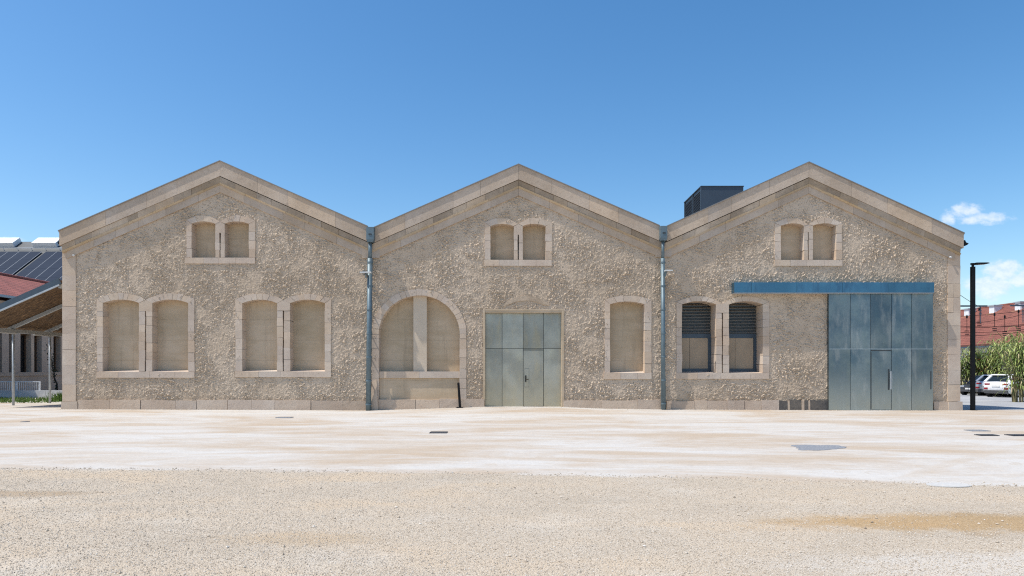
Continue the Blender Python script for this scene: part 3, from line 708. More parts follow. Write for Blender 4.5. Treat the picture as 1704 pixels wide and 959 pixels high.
mb = MB(); mb.box(X(874, .2), X(875.9, .2), .12, .15, Z(636, .2), Z(625, .2)); mb.box(X(874.4, .2), X(875.5, .2), .14, .198, Z(635, .2), Z(633.6, .2)); mb.box(X(874.4, .2), X(875.5, .2), .14, .198, Z(627.5, .2), Z(626, .2)); mb.box(X(876.2, .2), X(879.5, .2), .17, .197, Z(632, .2), Z(631, .2)); mb.build('handle', M['black_metal'], D1)
# sliding door and its rail cover
D2 = metal_door('sliding_door', [1379, 1415, 1448.8, 1483.4, 1517, 1552.5], 487.5, 581, 682.2, -.14, M['zinc_blue'], 2, 584.5, None, B)
mb = MB(); mb.box(X(1379, -.14), X(1380, -.14), -.142, -.02, Z(682, -.14), Z(487.5, -.14)); mb.build('edge_return', M['zinc_blue'], D2); mb = MB(); mb.box(X(1551.5, -.14), X(1552.5, -.14), -.142, -.02, Z(682, -.14), Z(487.5, -.14)); mb.build('edge_return', M['zinc_blue'], D2)
mb = MB(); mb.box(X(1480.2, -.14), X(1481.8, -.14), -.21, -.18, Z(648, -.14), Z(618, -.14)); mb.box(X(1480.5, -.14), X(1481.5, -.14), -.19, -.135, Z(647, -.14), Z(645.5, -.14)); mb.box(X(1480.5, -.14), X(1481.5, -.14), -.19, -.135, Z(620.5, -.14), Z(619, -.14)); mb.build('handle', M['grey_metal'], D2)
mb = MB(); mb.box(X(1477.8, -.14), X(1480, -.14), -.143, -.13, Z(649, -.14), Z(614, -.14)); mb.build('handle_recess', M['seam'], D2); mb = MB(); mb.box(X(1548, -.14), X(1550, -.14), -.143, -.13, Z(648, -.14), Z(618, -.14)); mb.build('handle_recess', M['seam'], D2)
mb = MB(); mb.box(X(1449.0, -.14), X(1450.2, -.14), -.142, -.13, Z(681, -.14), Z(586, -.14)); mb.box(X(1450, -.14), X(1483, -.14), -.142, -.13, Z(584.2, -.14), Z(582.6, -.14)); mb.build('door_gap', M['seam'], D2)
mb = MB(); mb = MB(); mb.box(X(1380, -.14), X(1551.5, -.14), -.146, -.141, Z(581.4, -.14), Z(580.5, -.14)); mb.build('middle_flange', M['seam_blue'], D2)
mb = MB(); cs = [1222, 1250.5, 1326, 1402, 1477.7, 1554.8]
for a, b in zip(cs, cs[1:]): mb.box(X(a, -.34)+(.004 if a > 1222 else 0), X(b, -.34)-.004, -.34, .02, Z(487, -.34), Z(470, -.34))
mb.build('door_rail_cover', M['rail_blue'], B)
mb = MB(); mb.box(X(1222.5, -.34), X(1554, -.34), -.33, .01, Z(488.2, -.34), Z(487, -.34)-.002); mb.build('rail_underside', M['grey_metal'], B)
# small corner spot fittings under the eaves
for px, py in ((124.5, 424.5), (1578.5, 428)):
    mb = MB(); mb.tube((X(px), -.04, Z(py)), (X(px)+.02, -.12, Z(py)-.03), .03, .045, n=10); mb.build('corner_sensor', M['lamp_white'], B)

# ------------------------------------------------------------------ things fixed to or standing by the hall
for px, py, lab, x0, x1, rot in ((613, 456.5, 'thin pale floodlight on the downpipe beside the blocked archway', -9.4, 9, 0), (1105, 453.5, 'thin pale floodlight on the downpipe beside the louvred windows', -3, 9.5, 1)):
    fl = thing('floodlight', lab, 'floodlight', (X(px), -.36, Z(py)), 0, 'floodlights on the downpipes')
    mb = MB(); mb.box(x0*K, x1*K, -.16, .0, -.022, .025); mb.build('lamp_head', M['lamp_white'], fl)
    mb = MB(); mb.box(x0*K+.03, x1*K-.03, -.14, -.02, -.028, -.023); mb.build('lamp_glass', M['lens'], fl)
    mb = MB(); mb.box(-.03, .03, -.06, .30, -.07, -.03); mb.bar((-.02, .0, -.05), (-.02, .02, -.2), .04, .05); mb.box(-.16, -.11, .1, .3, -.03, .1); mb.build('bracket', M['pipe'], fl)
bl = thing('bollard', 'short black post on a flat foot in front of the blocked archway', 'bollard', (X(765), -.25, gz(X(765), -.25)))
h = .93
mb = MB(); mb.tube((.03, 0, .02), (-.03, 0, h), .05, .045, n=14); mb.build('post', M['black_metal'], bl, smooth=False)
mb = MB(); mb.box(-.1, .15, -.1, .1, 0, .03); mb.build('foot_plate', M['black_metal'], bl)
mb = MB(); mb.tube((-.03, 0, h+.002), (-.031, 0, h+.03), .05, .03, n=14); mb.build('cap', M['black_metal'], bl)
lp = thing('street_lamp', 'tall slim black street lamp with one flat arm at the corner of the hall', 'street lamp', (X(1619.6), 0.03, gz(X(1619.6), .03)))
hz = Z(444)-lp.location.z
mb = MB(); mb.box(-.062, .062, -.062, .062, 0, hz); mb.build('pole', M['black_metal'], lp)
mb = MB(); mb.tube((0, 0, hz), (0, 0, hz+.1), .045, n=12); mb.box(-.07, .06, -.04, .04, hz+.08, hz+.14); mb.build('neck', M['black_metal'], lp)
mb = MB(); mb.slab([(.06, hz+.075), (.50, hz+.10), (.58, hz+.125), (.50, hz+.15), (.06, hz+.145)], -.13, .13); mb.build('lamp_head', M['black_metal'], lp)
mb = MB(); mb.add([(.2,-.1,hz+.078),(.48,-.1,hz+.094),(.48,.1,hz+.094),(.2,.1,hz+.078)], [(0,1,2,3)]); mb.build('lamp_glass', M['lens'], lp)
mb = MB(); mb.box(-.11, .11, -.11, .11, 0, .02); mb.build('base_plate', M['black_metal'], lp)
# roof unit
ux0, ux1, uy0, uy1 = X(1166.2, 10), X(1237, 10), 10.0, 13.5; uzt = Z(309.5, 10); uzb = 8.3
un = thing('roof_unit', 'dark anthracite plant box with louvred side, standing up behind a gable on the roof', 'roof unit', (ux0, uy0, uzb))
mb = MB(); mb.box(.06, ux1-ux0, 0, uy1-uy0, 0, uzt-uzb-.04); mb.build('casing', M['unit'], un)
mb = MB(); mb.box(-.01, ux1-ux0+.03, -.03, uy1-uy0+.03, uzt-uzb-.038, uzt-uzb); mb.build('top_edge', M['unit'], un)
for a, b in ((.1, 1.65), (1.85, 3.4)):
    mb = MB()
    z = .15
    while z < uzt-uzb-.2:
        mb.add([(.02, a, z), (.02, b, z), (.055, b, z+.07), (.055, a, z+.07)], [(0, 1, 2, 3)]); z += .085
    mb.build('louvre_panel', M['unit_dark'], un)
for y in (0, 1.7, 3.42): mb = MB(); mb.box(0, .058, y, y+.08, 0, uzt-uzb-.04); mb.build('corner_post', M['unit'], un)

# covers and grates let into the yard
M['iron'] = plain('cast_iron', (.06,.065,.075), 0.6, 0.4, 0.3, 20)
M['patch'] = material('grey_cement_patch', lambda t: {'Base Color': t.mix(t.smooth(t.noise(t.pos(), 30, 4, .7), .40, .75), (.17,.185,.21), (.36,.36,.355)), 'Roughness': .9})
M['cover_dusty'] = plain('dusty_concrete_cover', (.48,.47,.445), 0.9, 0, 0.1, 20)
def at_ground(px, py, z=0.0): d = (EYE-z)*F/(py-HY); return (px-HX)/F*d, d-DIST
def cover(name, px0, px1, py0, py1, mat, label, cat, slots=0, round_=False, skew=0.0):
    xa, ya = at_ground(px0, py1); xb, yb = at_ground(px1, py0); xb = (px1-HX)/F*((ya+yb)/2+DIST); xa = (px0-HX)/F*((ya+yb)/2+DIST)
    cx, cy = (xa+xb)/2, (ya+yb)/2; wx, wy = (xb-xa)/2, (yb-ya)/2
    o = thing(name, label, cat, (cx, cy, gz(cx, cy)), skew)
    mb = MB()
    if round_:
        n = 28; ring = [(wx*math.cos(2*math.pi*i/n), wy*math.sin(2*math.pi*i/n)) for i in range(n)]
        mb.prism([(a, b, 0) for a, b in ring], (0, 0, 0), (0, 0, .012)); mb.build('lid', mat, o)
        mb = MB()
        for (a, b), (c, e) in zip(ring, ring[1:]+ring[:1]): mb.add([(a,b,.002),(c,e,.002),(c*1.07,e*1.07,.002),(a*1.07,b*1.07,.002),(a,b,.010),(c,e,.010),(c*1.07,e*1.07,.010),(a*1.07,b*1.07,.010)], [(4,5,6,7),(2,3,7,6),(0,1,5,4)])
        mb.build('rim', M['cover_dusty'], o)
    else:
        mb.box(-wx, wx, -wy, wy, 0, .012); mb.build('lid', mat, o)
        mb = MB(); q = .02
        mb.box(-wx-q, wx+q, -wy-q, -wy-.003, 0, .016); mb.box(-wx-q, wx+q, wy+.003, wy+q, 0, .016); mb.box(-wx-q, -wx-.003, -wy, wy, 0, .016); mb.box(wx+.003, wx+q, -wy, wy, 0, .016)
        mb.build('rim', mat, o)
        if slots:
            mb = MB()
            for i in range(slots):
                x = -wx+2*wx*(i+.5)/slots; mb.box(x-.018, x+.018, -wy*.85, wy*.85, .013, .024)
            mb.build('grating_bars', M['iron'], o)
    return o
cover('manhole_cover', 717, 743, 719.3, 721.4, M['iron'], 'dark square manhole cover in the sand in front of the blocked archway', 'manhole cover')
cover('manhole_cover', 462, 485, 694.8, 695.9, M['patch'], 'thin dark manhole cover close to the wall below the double blocked window', 'manhole cover')
cover('manhole_cover', 39, 45, 701.9, 702.6, M['patch'], 'tiny dark inspection cover in the sand left of the hall', 'manhole cover')
cover('drain_grate', 1628, 1656, 724.2, 725.6, M['iron'], 'dark drain grate in the white sand, the shorter of the two by the lamp', 'drain grate', 9)
cover('drain_grate', 1680, 1724, 724.2, 726, M['iron'], 'dark drain grate cut by the edge of the photo beside a shorter grate', 'drain grate', 11)
cover('manhole_cover', 1612, 1640, 716.3, 718, M['patch'], 'grey flat cover half under sand between lamp post and drain grates', 'manhole cover')
cover('manhole_cover', 1545, 1612, 804.5, 811.5, M['cover_dusty'], 'round dusty concrete manhole cover on the gravel edge', 'manhole cover', round_=True)
def ragged(px, py, rx, ry, mat, name, label, cat):
    x, y = at_ground(px, py); mb = MB(); n = 40
    ring = []
    for i in range(n):
        th = 2*math.pi*i/n; k = 1+.16*math.sin(3*th+1)+.08*random.uniform(-1, 1)
        c, s_ = math.cos(th), math.sin(th); q = max(abs(c), abs(s_))**.55
        ring.append((rx*k*c/q*.9+.3*ry*s_, ry*k*s_/q*.9))
    mb.prism([(a, b, 0.0) for a, b in ring], (0, 0, 0), (0, 0, .006)); o = mb.build(name, mat); o.location = (x, y, gz(x, y)); tag(o, label, cat); return o
ragged(1361, 745, .55, .5, M['patch'], 'cement_patch', 'grey ragged cement patch in the white sand in front of the sliding door', 'patch')

# ------------------------------------------------------------------ left background
M['reed'] = material('reed_matting', lambda t: (lambda p: {
    'Base Color': t.mix(t.smooth(t.noise(t.mapping(p, (2.2, 14, 2.2)), 2.2, 4, 0.65), 0.40, 0.66), (.06,.034,.017), (.26,.16,.08)),
    'Roughness': 0.9, 'Normal': t.bump(t.noise(t.mapping(p, (1.5, 30, 1.5)), 2.0, 3, 0.6), 0.6, 0.02)})(t.pos()))
LX = -21.2
SH = thing('reed_shelter', 'open steel shelter with sloping brown reed roof left of the hall', 'shelter', (LX, 3.0, 0))
sl = .44; x_hi = 3.55; z_lo = 3.42
YA, YB = 0.7-3.0, 16.0-3.0
nr = 44
mb = MB()
for i in range(nr):           # reed matting in bundles laid up the slope, thick enough to read from either side
    y0 = YA+(YB-YA)*i/nr; y1 = YA+(YB-YA)*(i+1)/nr-.015; dz = random.uniform(-.02, .02)
    mb.add([(-.3,y0,z_lo-.13+dz),(x_hi,y0,z_lo+sl*x_hi+dz),(x_hi,y1,z_lo+sl*x_hi+dz),(-.3,y1,z_lo-.13+dz),(-.3,y0,z_lo-.06+dz),(x_hi,y0,z_lo+sl*x_hi+.07+dz),(x_hi,y1,z_lo+sl*x_hi+.07+dz),(-.3,y1,z_lo-.06+dz)],
           [(0,1,2,3),(4,5,6,7),(0,1,5,4),(2,3,7,6),(0,3,7,4),(1,2,6,5)])
mb.build('reed_roof', M['reed'], SH)
mb = MB(); y = YA
mb.bar((-.35, YA-.03, z_lo-.12), (x_hi, YA-.03, z_lo+sl*x_hi+.03), .07, .24); mb.build('edge_beam', M['steel_dark'], SH)
mb = MB(); mb.bar((-.35, YA-.08, z_lo-.27), (x_hi, YA-.08, z_lo+sl*x_hi-.13), .05, .06); mb.build('edge_trim', M['grey_metal'], SH)
for k in range(1, 7):
    y = YA+2.3*k
    if y > YB: break
    mb = MB(); mb.bar((-.2, y, z_lo-.17), (x_hi, y, z_lo+sl*(x_hi)-.08), .09, .14); mb.build('rafter', M['grey_metal'], SH)
mb = MB(); mb.box(-.07, .07, YA, YB, z_lo-.30, z_lo-.15); mb.build('low_beam', M['grey_metal'], SH)
mb = MB(); mb.box(x_hi-.1, x_hi, YA, YB, z_lo+sl*x_hi-.24, z_lo+sl*x_hi-.06); mb.build('high_beam', M['grey_metal'], SH)
for k in range(6):
    y = 0.02+2.3*k
    for xx_, top in ((0, z_lo-.3), (x_hi-.05, z_lo+sl*x_hi-.24)):
        mb = MB(); mb.tube((xx_, y, 0), (xx_, y, top), .05, n=10); mb.build('post', M['grey_metal'], SH, smooth=True)
for k in range(5): mb = MB(); y = 0.6+2.3*k-1.6; mb.box(-.05, .05, y, y+1.2, z_lo-.35, z_lo-.305); mb.build('light_strip', M['lamp_white'], SH)
mb = MB(); mb.tube((.35, 2.3, z_lo-.05), (x_hi-.1, 0.1, z_lo+sl*x_hi-.1), .012, n=6); mb.build('tie_rod', M['grey_metal'], SH)

def tiles(c1, c2, c3, sx, sy):
    def f(t):
        s = t.xyz(t.new('ShaderNodeTexCoord').outputs['Object'])
        b = t.new('ShaderNodeTexBrick', offset=0.5); t.put(b.inputs['Vector'], t.comb(t.math('MULTIPLY', s[1], sx), t.math('MULTIPLY', s[0], sy), 0.0))
        t.put(b.inputs['Color1'], c1); t.put(b.inputs['Color2'], c2); t.put(b.inputs['Mortar'], c3)
        b.inputs['Scale'].default_value = 1; b.inputs['Mortar Size'].default_value = .055; b.inputs['Brick Width'].default_value = 1.0; b.inputs['Row Height'].default_value = 1.0
        n = t.noise(t.pos(), 0.6, 5, 0.6)
        saw = t.math('FRACT', t.math('MULTIPLY', s[0], sy))
        k = t.lin(n, .3, .7, .8, 1.15)
        return {'Base Color': t.mix(1.0, b.outputs[0], t.comb(k, k, k), 'MULTIPLY'), 'Roughness': 0.85, 'Normal': t.bump(t.math('SUBTRACT', saw, b.outputs[1]), 0.9, 0.05)}
    return f
M['tiles'] = material('red_clay_tiles', tiles((.31,.10,.075), (.25,.075,.057), (.07,.027,.022), 4.0, 3.2))
M['tiles_old'] = material('old_red_clay_tiles', tiles((.26,.09,.06), (.215,.07,.047), (.12,.042,.03), 3.5, 3.0))
M['left_wall'] = material('pale_shed_wall', stone_build((.40,.33,.27), (.46,.39,.32), (.33,.27,.22), 0.05, 0.2))
WX = -29.8
LB = thing('tiled_annexe', 'stone annexe with red tiled roof and tall narrow windows behind the reed shelter', 'building', (WX, 8, 0))
mb = MB(); ys = [15.2, 16.25, 17.3, 18.35, 19.5, 20.6]; pos0 = -10.0
wz0, wz1 = 1.40, 3.75; wins = []
for px0, px1 in ((15, 23.5), (34, 52), (57, 69.5), (89, 101)):
    d0 = WX*F/(px0-HX); d1 = WX*F/(px1-HX); wins.append((d0-DIST-8, d1-DIST-8))
for k in range(1, 6): wins.append((wins[3][0]+1.05*k, wins[3][0]+1.05*k+.6))
wins.insert(0, (wins[0][0]-1.05, wins[0][0]-.55)); wins.insert(0, (wins[0][0]-1.05, wins[0][0]-.55))
y = pos0; YE = 17.0; mb = MB()
mb.box(-.5, 0, pos0, YE, -.1, wz0); mb.box(-.5, 0, pos0, YE, wz1, 5.6)
for a, b in wins: mb.box(-.5, 0, y, a, wz0+.001, wz1-.001); y = b
mb.box(-.5, 0, y, YE, wz0+.001, wz1-.001); mb.box(-9, -.51, pos0, pos0+.4, -.1, 5.6); mb.box(-9, -.51, YE-.4, YE, -.1, 5.6); mb.box(-9, -8.6, pos0+.41, YE-.41, -.1, 5.6)
mb.build('wall', M['left_wall'], LB)
M['dark_glass'] = plain('dark_window_glass', (.012,.013,.015), 0.12, 0.0, 0.1)
M['brown_frame'] = plain('brown_wood_frame', (.10,.06,.035), 0.7)
for a, b in wins:
    mb = MB(); mb.box(-.42, -.38, a-.02, b+.02, wz0, wz1); wn = mb.build('window', M['dark_glass'], LB)
    mb = MB(); mb.box(-.375, -.32, b-.1, b+.02, wz0, wz1); mb.box(-.375, -.32, a, b-.1, wz1-.08, wz1); mb.build('window_frame', M['brown_frame'], wn)
mb = MB(); mb.box(.002, .06, pos0, YE, wz0-.22, wz0-.06); mb.build('string_course', M['left_wall'], LB)
mb = MB(); mb.tube((.1, wins[2][0]-1.0, 0), (.1, wins[2][0]-1.0, 5.3), .06, n=8); mb.build('downpipe', M['grey_metal'], LB)
ez = 5.93; rz_ = 8.6; rw = 5.1
mb = MB()
mb.add([(.4,pos0+1.5,ez),(.4,YE+.4,ez),(-rw,YE+.4,rz_),(-rw,pos0+3,rz_)], [(0,1,2,3)])
def roof_slab(pts, th=.12):
    mb = MB(); n = len(pts); mb.add([tuple(p) for p in pts]+[(p[0], p[1], p[2]-th) for p in pts], [tuple(range(n)), tuple(range(2*n-1, n-1, -1))]+[(i, n+i, n+(i+1) % n, (i+1) % n) for i in range(n)]); return mb
# top line of the tiled slope recedes towards the hall corner
tx = -3.3; tz = 7.72
roof_slab([(.4, pos0, ez-.05), (.4, YE+.3, ez-.05), (tx, YE+.3, tz), (tx, pos0, tz)]).build('roof', M['tiles'], LB)
roof_slab([(tx-.02, pos0, tz), (tx-.02, YE+.3, tz), (-9.3, YE+.3, 5.2), (-9.3, pos0, 5.2)]).build('roof', M['tiles'], LB)
mb = MB(); mb.tube((tx, pos0, tz+.02), (tx, YE+.3, tz+.02), .11, n=10); mb.build('ridge_tiles', M['tiles'], LB)
mb = MB(); mb.box(.4, .54, pos0, YE+.2, ez-.2, ez-.06); mb.build('gutter', plain('blue_grey_gutter', (.25,.33,.40), .4, .5), LB)
# solar roof
SB = thing('solar_barn', 'large barn with dark roof carrying solar panels behind the red tiled roof', 'building', (-52, 27, 0))
ry0, rz0, ry1, rz1 = 1.0, 6.0, 12.0, 13.75
sx0, sx1 = -26, 20
def rp(x, y, up=0.0): f = (y-ry0)/(ry1-ry0); n = math.hypot(ry1-ry0, rz1-rz0); return (x, y-up*(rz1-rz0)/n, rz0+(rz1-rz0)*f+up*(ry1-ry0)/n)
M['slate'] = plain('dark_sheet_roof', (.05,.058,.062), 0.6, 0.0, 0.3, 1.2)
roof_slab([rp(sx0, ry0), rp(sx1, ry0), rp(sx1, ry1), rp(sx0, ry1)]).build('roof', M['slate'], SB)
roof_slab([rp(sx0, ry1), rp(sx1, ry1), (sx1, 24, 6), (sx0, 24, 6)]).build('roof', M['slate'], SB)
mb = MB(); mb.box(sx0+.3, sx1-.3, ry0+.5, ry0+.9, 0, 6.1); mb.box(sx0+.3, sx1-.3, 23, 23.4, 0, 6); 
for x in (sx0+.3, sx1-.7): mb.slab([(0, 0)]*3, 0, 0) if False else mb.add([(x,ry0+.95,0),(x,22.95,0),(x,22.95,6.2),(x,ry1,13.4),(x,ry0+.95,6.2),(x+.4,ry0+.95,0),(x+.4,22.95,0),(x+.4,22.95,6.2),(x+.4,ry1,13.4),(x+.4,ry0+.95,6.2)], [(0,1,2,3,4),(9,8,7,6,5),(0,1,6,5),(1,2,7,6),(2,3,8,7),(3,4,9,8),(4,0,5,9)])
mb.build('wall', M['left_wall'], SB)
def panel_mat(t):
    s = t.xyz(t.new('ShaderNodeTexCoord').outputs['Object']); n = t.noise(t.pos(), .5, 3)
    return {'Base Color': t.mix(n, (.016,.025,.045), (.024,.036,.06)), 'Roughness': 0.6, 'Specular IOR Level': 0.06}
M['pv'] = material('solar_glass', panel_mat)
M['pv_frame'] = plain('panel_frame_aluminium', (.16,.185,.22), 0.5, 0.2)
y_top = ry0+(12.35-rz0)/(rz1-rz0)*(ry1-ry0)
xoff = X(18, 36.5)+52; pw = 1.04; plen = 1.68
pyl = plen*(ry1-ry0)/math.hypot(ry1-ry0, rz1-rz0)
proto = None
for row in range(4):
    for i in range(-4, 11):
        gap = 0.36 if i >= 4 else 0.0
        x0 = xoff+i*pw+gap-1.6; y1 = y_top-row*(pyl+.012); y0 = y1-pyl
        if y0 < ry0 or x0 > sx1-1: continue
        if proto is None:
            P0 = rp(0, 0, .12); mb = MB(); f0 = rp(0, pyl, .12); dx = (0, f0[1]-P0[1], f0[2]-P0[2])
            nrm = Vector((pw-.05, 0, 0)).cross(Vector(dx)).normalized()
            q = [Vector((0, 0, 0)), Vector((pw-.05, 0, 0)), Vector((pw-.05,)+dx[1:]), Vector(dx)]
            mb.add(q+[p-nrm*.04 for p in q], [(0,1,2,3),(7,6,5,4),(0,4,5,1),(1,5,6,2),(2,6,7,3),(3,7,4,0)]); proto = mb.build('solar_panel', M['pv'], SB); o = proto
        else:
            o = proto.copy(); C.objects.link(o)
        o.location = rp(x0, y0, .12)
mb = MB()
for i in range(-4, 12):
    gap = 0.36 if i > 4 else 0.0; x0 = xoff+i*pw+gap-1.6-.025
    mb.bar(rp(x0, y_top-4*(pyl+.012), .10), rp(x0, y_top, .10), .035, .05)
mb.build('panel_rail', M['pv_frame'], SB)
mb = MB(); mb.bar(rp(sx0, y_top+.42, .25), rp(sx1, y_top+.42, .25), .06, .06)
for i in range(-8, 12): mb.bar(rp(xoff+i*1.3, y_top+.42, 0), rp(xoff+i*1.3, y_top+.42, .25), .05, .05)
mb.build('guard_rail', M['white_metal'], SB)
for pxa, pxb in ((-25, 24), (55, 95)):
    ya_ = ry1-1.0; xa = X(pxa, 38.0)+52; xb = X(pxb, 38.0)+52
    mb = MB(); q0 = [rp(xa, ya_, .45), rp(xb, ya_, .45), rp(xb, ry1-.05, .45), rp(xa, ry1-.05, .45)]; q1 = [rp(xa, ya_, .02), rp(xb, ya_, .02), rp(xb, ry1-.05, .02), rp(xa, ry1-.05, .02)]
    mb.add(q0+q1, [(0,1,2,3),(7,6,5,4),(0,4,5,1),(1,5,6,2),(2,6,7,3),(3,7,4,0)]); mb.build('skylight', M['white_metal'], SB)
# railing, low wall, grass
RY = 11.8
lw = MB(); xa, xb = X(-60, RY), X(112, RY); x = xa
while x < xb: lw.box(x+.01, min(x+1.5, xb)-.01, RY, RY+.18, -.05, Z(650, RY)); x += 1.5
lwo = lw.build('low_wall', plain('pale_grey_concrete', (.58,.58,.57), .8, 0, .12, 3)); tag(lwo, 'pale low concrete wall behind the grass strip under the reed shelter', 'wall')
fe = thing('railing', 'white bar railing standing behind the low wall left of the hall', 'railing', (X(62, RY), RY+.25, 0))
zt = Z(634.8, RY); wlen = X(62, RY)-X(-60, RY)
mb = MB(); mb.box(-wlen, 0, -.03, .03, zt-.05, zt); mb.box(-wlen, 0, -.02, .02, .12, .16); mb.build('rail', M['white_metal'], fe)
mb = MB(); x = -.12
while x > -wlen: mb.box(x-.011, x+.011, -.01, .01, .16, zt-.05); x -= .115
mb.build('bars', M['white_metal'], fe)
for k in range(4):
    mb = MB(); mb.box(-k*1.3-.05, -k*1.3, -.035, .035, 0, zt-.051); mb.build('post', M['white_metal'], fe)
def leafmat(name, c1, c2, trans=.25):
    def f(t):
        i = t.island()
        return {'Base Color': t.mix(i, c1, c2), 'Roughness': 0.55, 'Specular IOR Level': 0.3}
    return material(name, f)
M['grass'] = leafmat('fresh_grass', (.07,.13,.025), (.16,.25,.05))
def blades(n, fx, hmin, hmax, w):
    V = []; Fc = []
    for k in range(n):
        x, y = fx(); h = random.uniform(hmin, hmax); a = random.random()*6.283; lx, ly = random.gauss(0, .25)*h, random.gauss(0, .25)*h
        c, s_ = math.cos(a)*w, math.sin(a)*w; i = len(V); z = gz(x, y)
        V += [(x-c, y-s_, z), (x+c, y+s_, z), (x+lx*.4+c*.7, y+ly*.4+s_*.7, z+h*.6), (x+lx, y+ly, z+h), (x+lx*.4-c*.7, y+ly*.4-s_*.7, z+h*.6)]
        Fc.append((i, i+1, i+2, i+3, i+4))
    return V, Fc
def fx():
    d = random.choice((0, 0, 1))
    x = random.uniform(-29, -21.5); y = random.uniform(5.6, 10.5)
    return x, y
V, Fc = blades(2600, fx, .05, .17, .02); V2, F2 = blades(350, lambda: (random.gauss(-21.9, .3), random.uniform(7, 8.5)), .25, .55, .025)
me = bpy.data.meshes.new('grass'); me.from_pydata(V+V2, [], Fc+[tuple(k+len(V) for k in f) for f in F2]); me.materials.append(M['grass']); o = bpy.data.objects.new('grass', me); C.objects.link(o)
tag(o, 'strip of short green grass along the low wall left of the hall', 'grass', kind='stuff')
# dark climber leaning on the annexe wall
cv = thing('climbing_vine', 'dark leaning vine stem against the annexe wall beside the shelter post', 'vine', (X(96, 16), 16, 0))
p0 = Vector((0, 0, 0)); p1 = Vector((X(80, 16)-X(96, 16), 0, Z(574, 16))); mb = MB(); prev = p0
for k in range(1, 10):
    q = p0.lerp(p1, k/9)+Vector((random.gauss(0, .03), random.gauss(0, .03), 0)); mb.tube(prev, q, .05-.003*k, .047-.003*k, n=7); prev = q
M['bark'] = plain('dark_bark', (.018,.016,.013), 0.9); mb.build('trunk', M['bark'], cv)
mb = MB()
for k in range(160):
    f = random.random(); c = p0.lerp(p1, f)+Vector([random.gauss(0, .09*(1 if f > .35 else .4)+.0) for _ in range(3)]); a = Vector([random.gauss(0, 1) for _ in range(3)]).normalized()*.07; b = a.orthogonal().normalized()*.035
    mb.face([c-a, c+b, c+a, c-b])
mb.build('leaves', leafmat('dark_ivy_leaves', (.012,.018,.008), (.03,.045,.015)), cv)

# ------------------------------------------------------------------ right background
RX = 52.0; HB = thing('railway_shed', 'long shed with red tiled roof and pale walls behind the reeds and overhead wires', 'building', (RX, 24, -.3))
rzd = Z(503.5, X(0)*0+RX*F/(1704-HX)-DIST)+.3; ezd = 4.25; ew = 8.0; y0, y1 = -4.0, 80.0
roof_slab([(-ew, y0, ezd), (0, y0, rzd), (0, y1, rzd), (-ew, y1, ezd)], .15).build('roof', M['tiles_old'], HB)
roof_slab([(0, y0, rzd-.003), (ew, y0, ezd), (ew, y1, ezd), (0, y1, rzd-.003)], .15).build('roof', M['tiles_old'], HB)
mb = MB(); mb.tube((0, y0, rzd), (0, y1, rzd), .13, n=8); mb.build('ridge_tiles', M['tiles_old'], HB)
mb = MB(); mb.box(-ew+.6, -ew+.95, y0+.5, y1-.5, 0, ezd-.1); mb.box(ew-.95, ew-.6, y0+.5, y1-.5, 0, ezd-.1)
for y in (y0+.5, y1-.9): mb.add([(-ew+.96,y,0),(ew-.96,y,0),(ew-.96,y,ezd),(0,y,rzd-.3),(-ew+.96,y,ezd),(-ew+.96,y+.4,0),(ew-.96,y+.4,0),(ew-.96,y+.4,ezd),(0,y+.4,rzd-.3),(-ew+.96,y+.4,ezd)], [(0,1,2,3,4),(9,8,7,6,5),(0,1,6,5),(1,2,7,6),(2,3,8,7),(3,4,9,8),(4,0,5,9)])
mb.build('wall', plain('pale_shed_render', (.55,.53,.50), .9), HB)
mb = MB(); mb.box(-ew-.02, -ew+.1, y0, y1, ezd-.3, ezd-.16); mb.build('gutter', M['steel_dark'], HB)
M['orange'] = plain('orange_door_paint', (.50,.13,.05), .6)
for k in range(14):
    y = y0+3+5*k; mb = MB(); mb.box(-ew+.53, -ew+.59, y, y+1.7, 0, 2.9); mb.build('door', M['orange'], HB)
for pxv in (1614, 1656.5, 1700):
    xv = -1.2; d = (RX+xv)*F/(pxv-HX); y = d-DIST-24
    zr = rzd+(ezd-rzd)*(-xv/ew)
    mb = MB(); mb.box(xv-.4, xv+.4, y-.38, y+.38, zr-.3, zr+.5); vt = mb.build('roof_vent', M['white_metal'], HB)
    mb = MB(); mb.box(xv-.5, xv+.5, y-.46, y+.46, zr+.501, zr+.62); mb.build('vent_cap', M['grey_metal'], vt)
    mb = MB(); mb.box(xv-.6, xv+.45, y-.55, y+.55, zr-.42, zr-.28); mb.build('vent_collar', plain('terracotta_collar', (.50,.27,.15), .8), vt)
# overhead line: masts with arms, wires along the shed
for (mx_px, arm0, arm1, row, Yd, lab) in ((1590, 1588, 1642.5, 509.5, 22, 'slim steel mast behind the hall corner carrying an overhead wire arm'), (1716, 1681, 1718, 508.7, 22, 'slim steel mast past the reeds carrying an overhead wire arm')):
    x = X(mx_px, Yd); ms = thing('catenary_mast', lab, 'catenary mast', (x, Yd, -.31), 0, 'masts of the overhead line')
    zt = Z(row, Yd)+.31; mb = MB(); mb.box(-.09, .09, -.09, .09, 0, zt+.8); mb.build('pole', M['steel_dark'], ms)
    mb = MB(); xa, xb = X(arm0, Yd)-x, X(arm1, Yd)-x; mb.box(xa, xb, -.05, .05, zt-.05, zt+.05); mb.build('arm', M['steel_dark'], ms)
    mb = MB(); s_ = 1 if xb > abs(xa)*.5 and arm1 > mx_px and arm0 > mx_px-5 else -1
    xe = xb-.45 if s_ > 0 else xa+.9
    mb.tube((xe, 0, zt-.05), (xe, 0, zt-1.2), .03, n=6); 
    for k in range(4): mb.tube((xe, 0, zt-.3-.1*k), (xe, 0, zt-.34-.1*k), .075, n=8)
    mb.build('insulator', M['steel_dark'], ms)
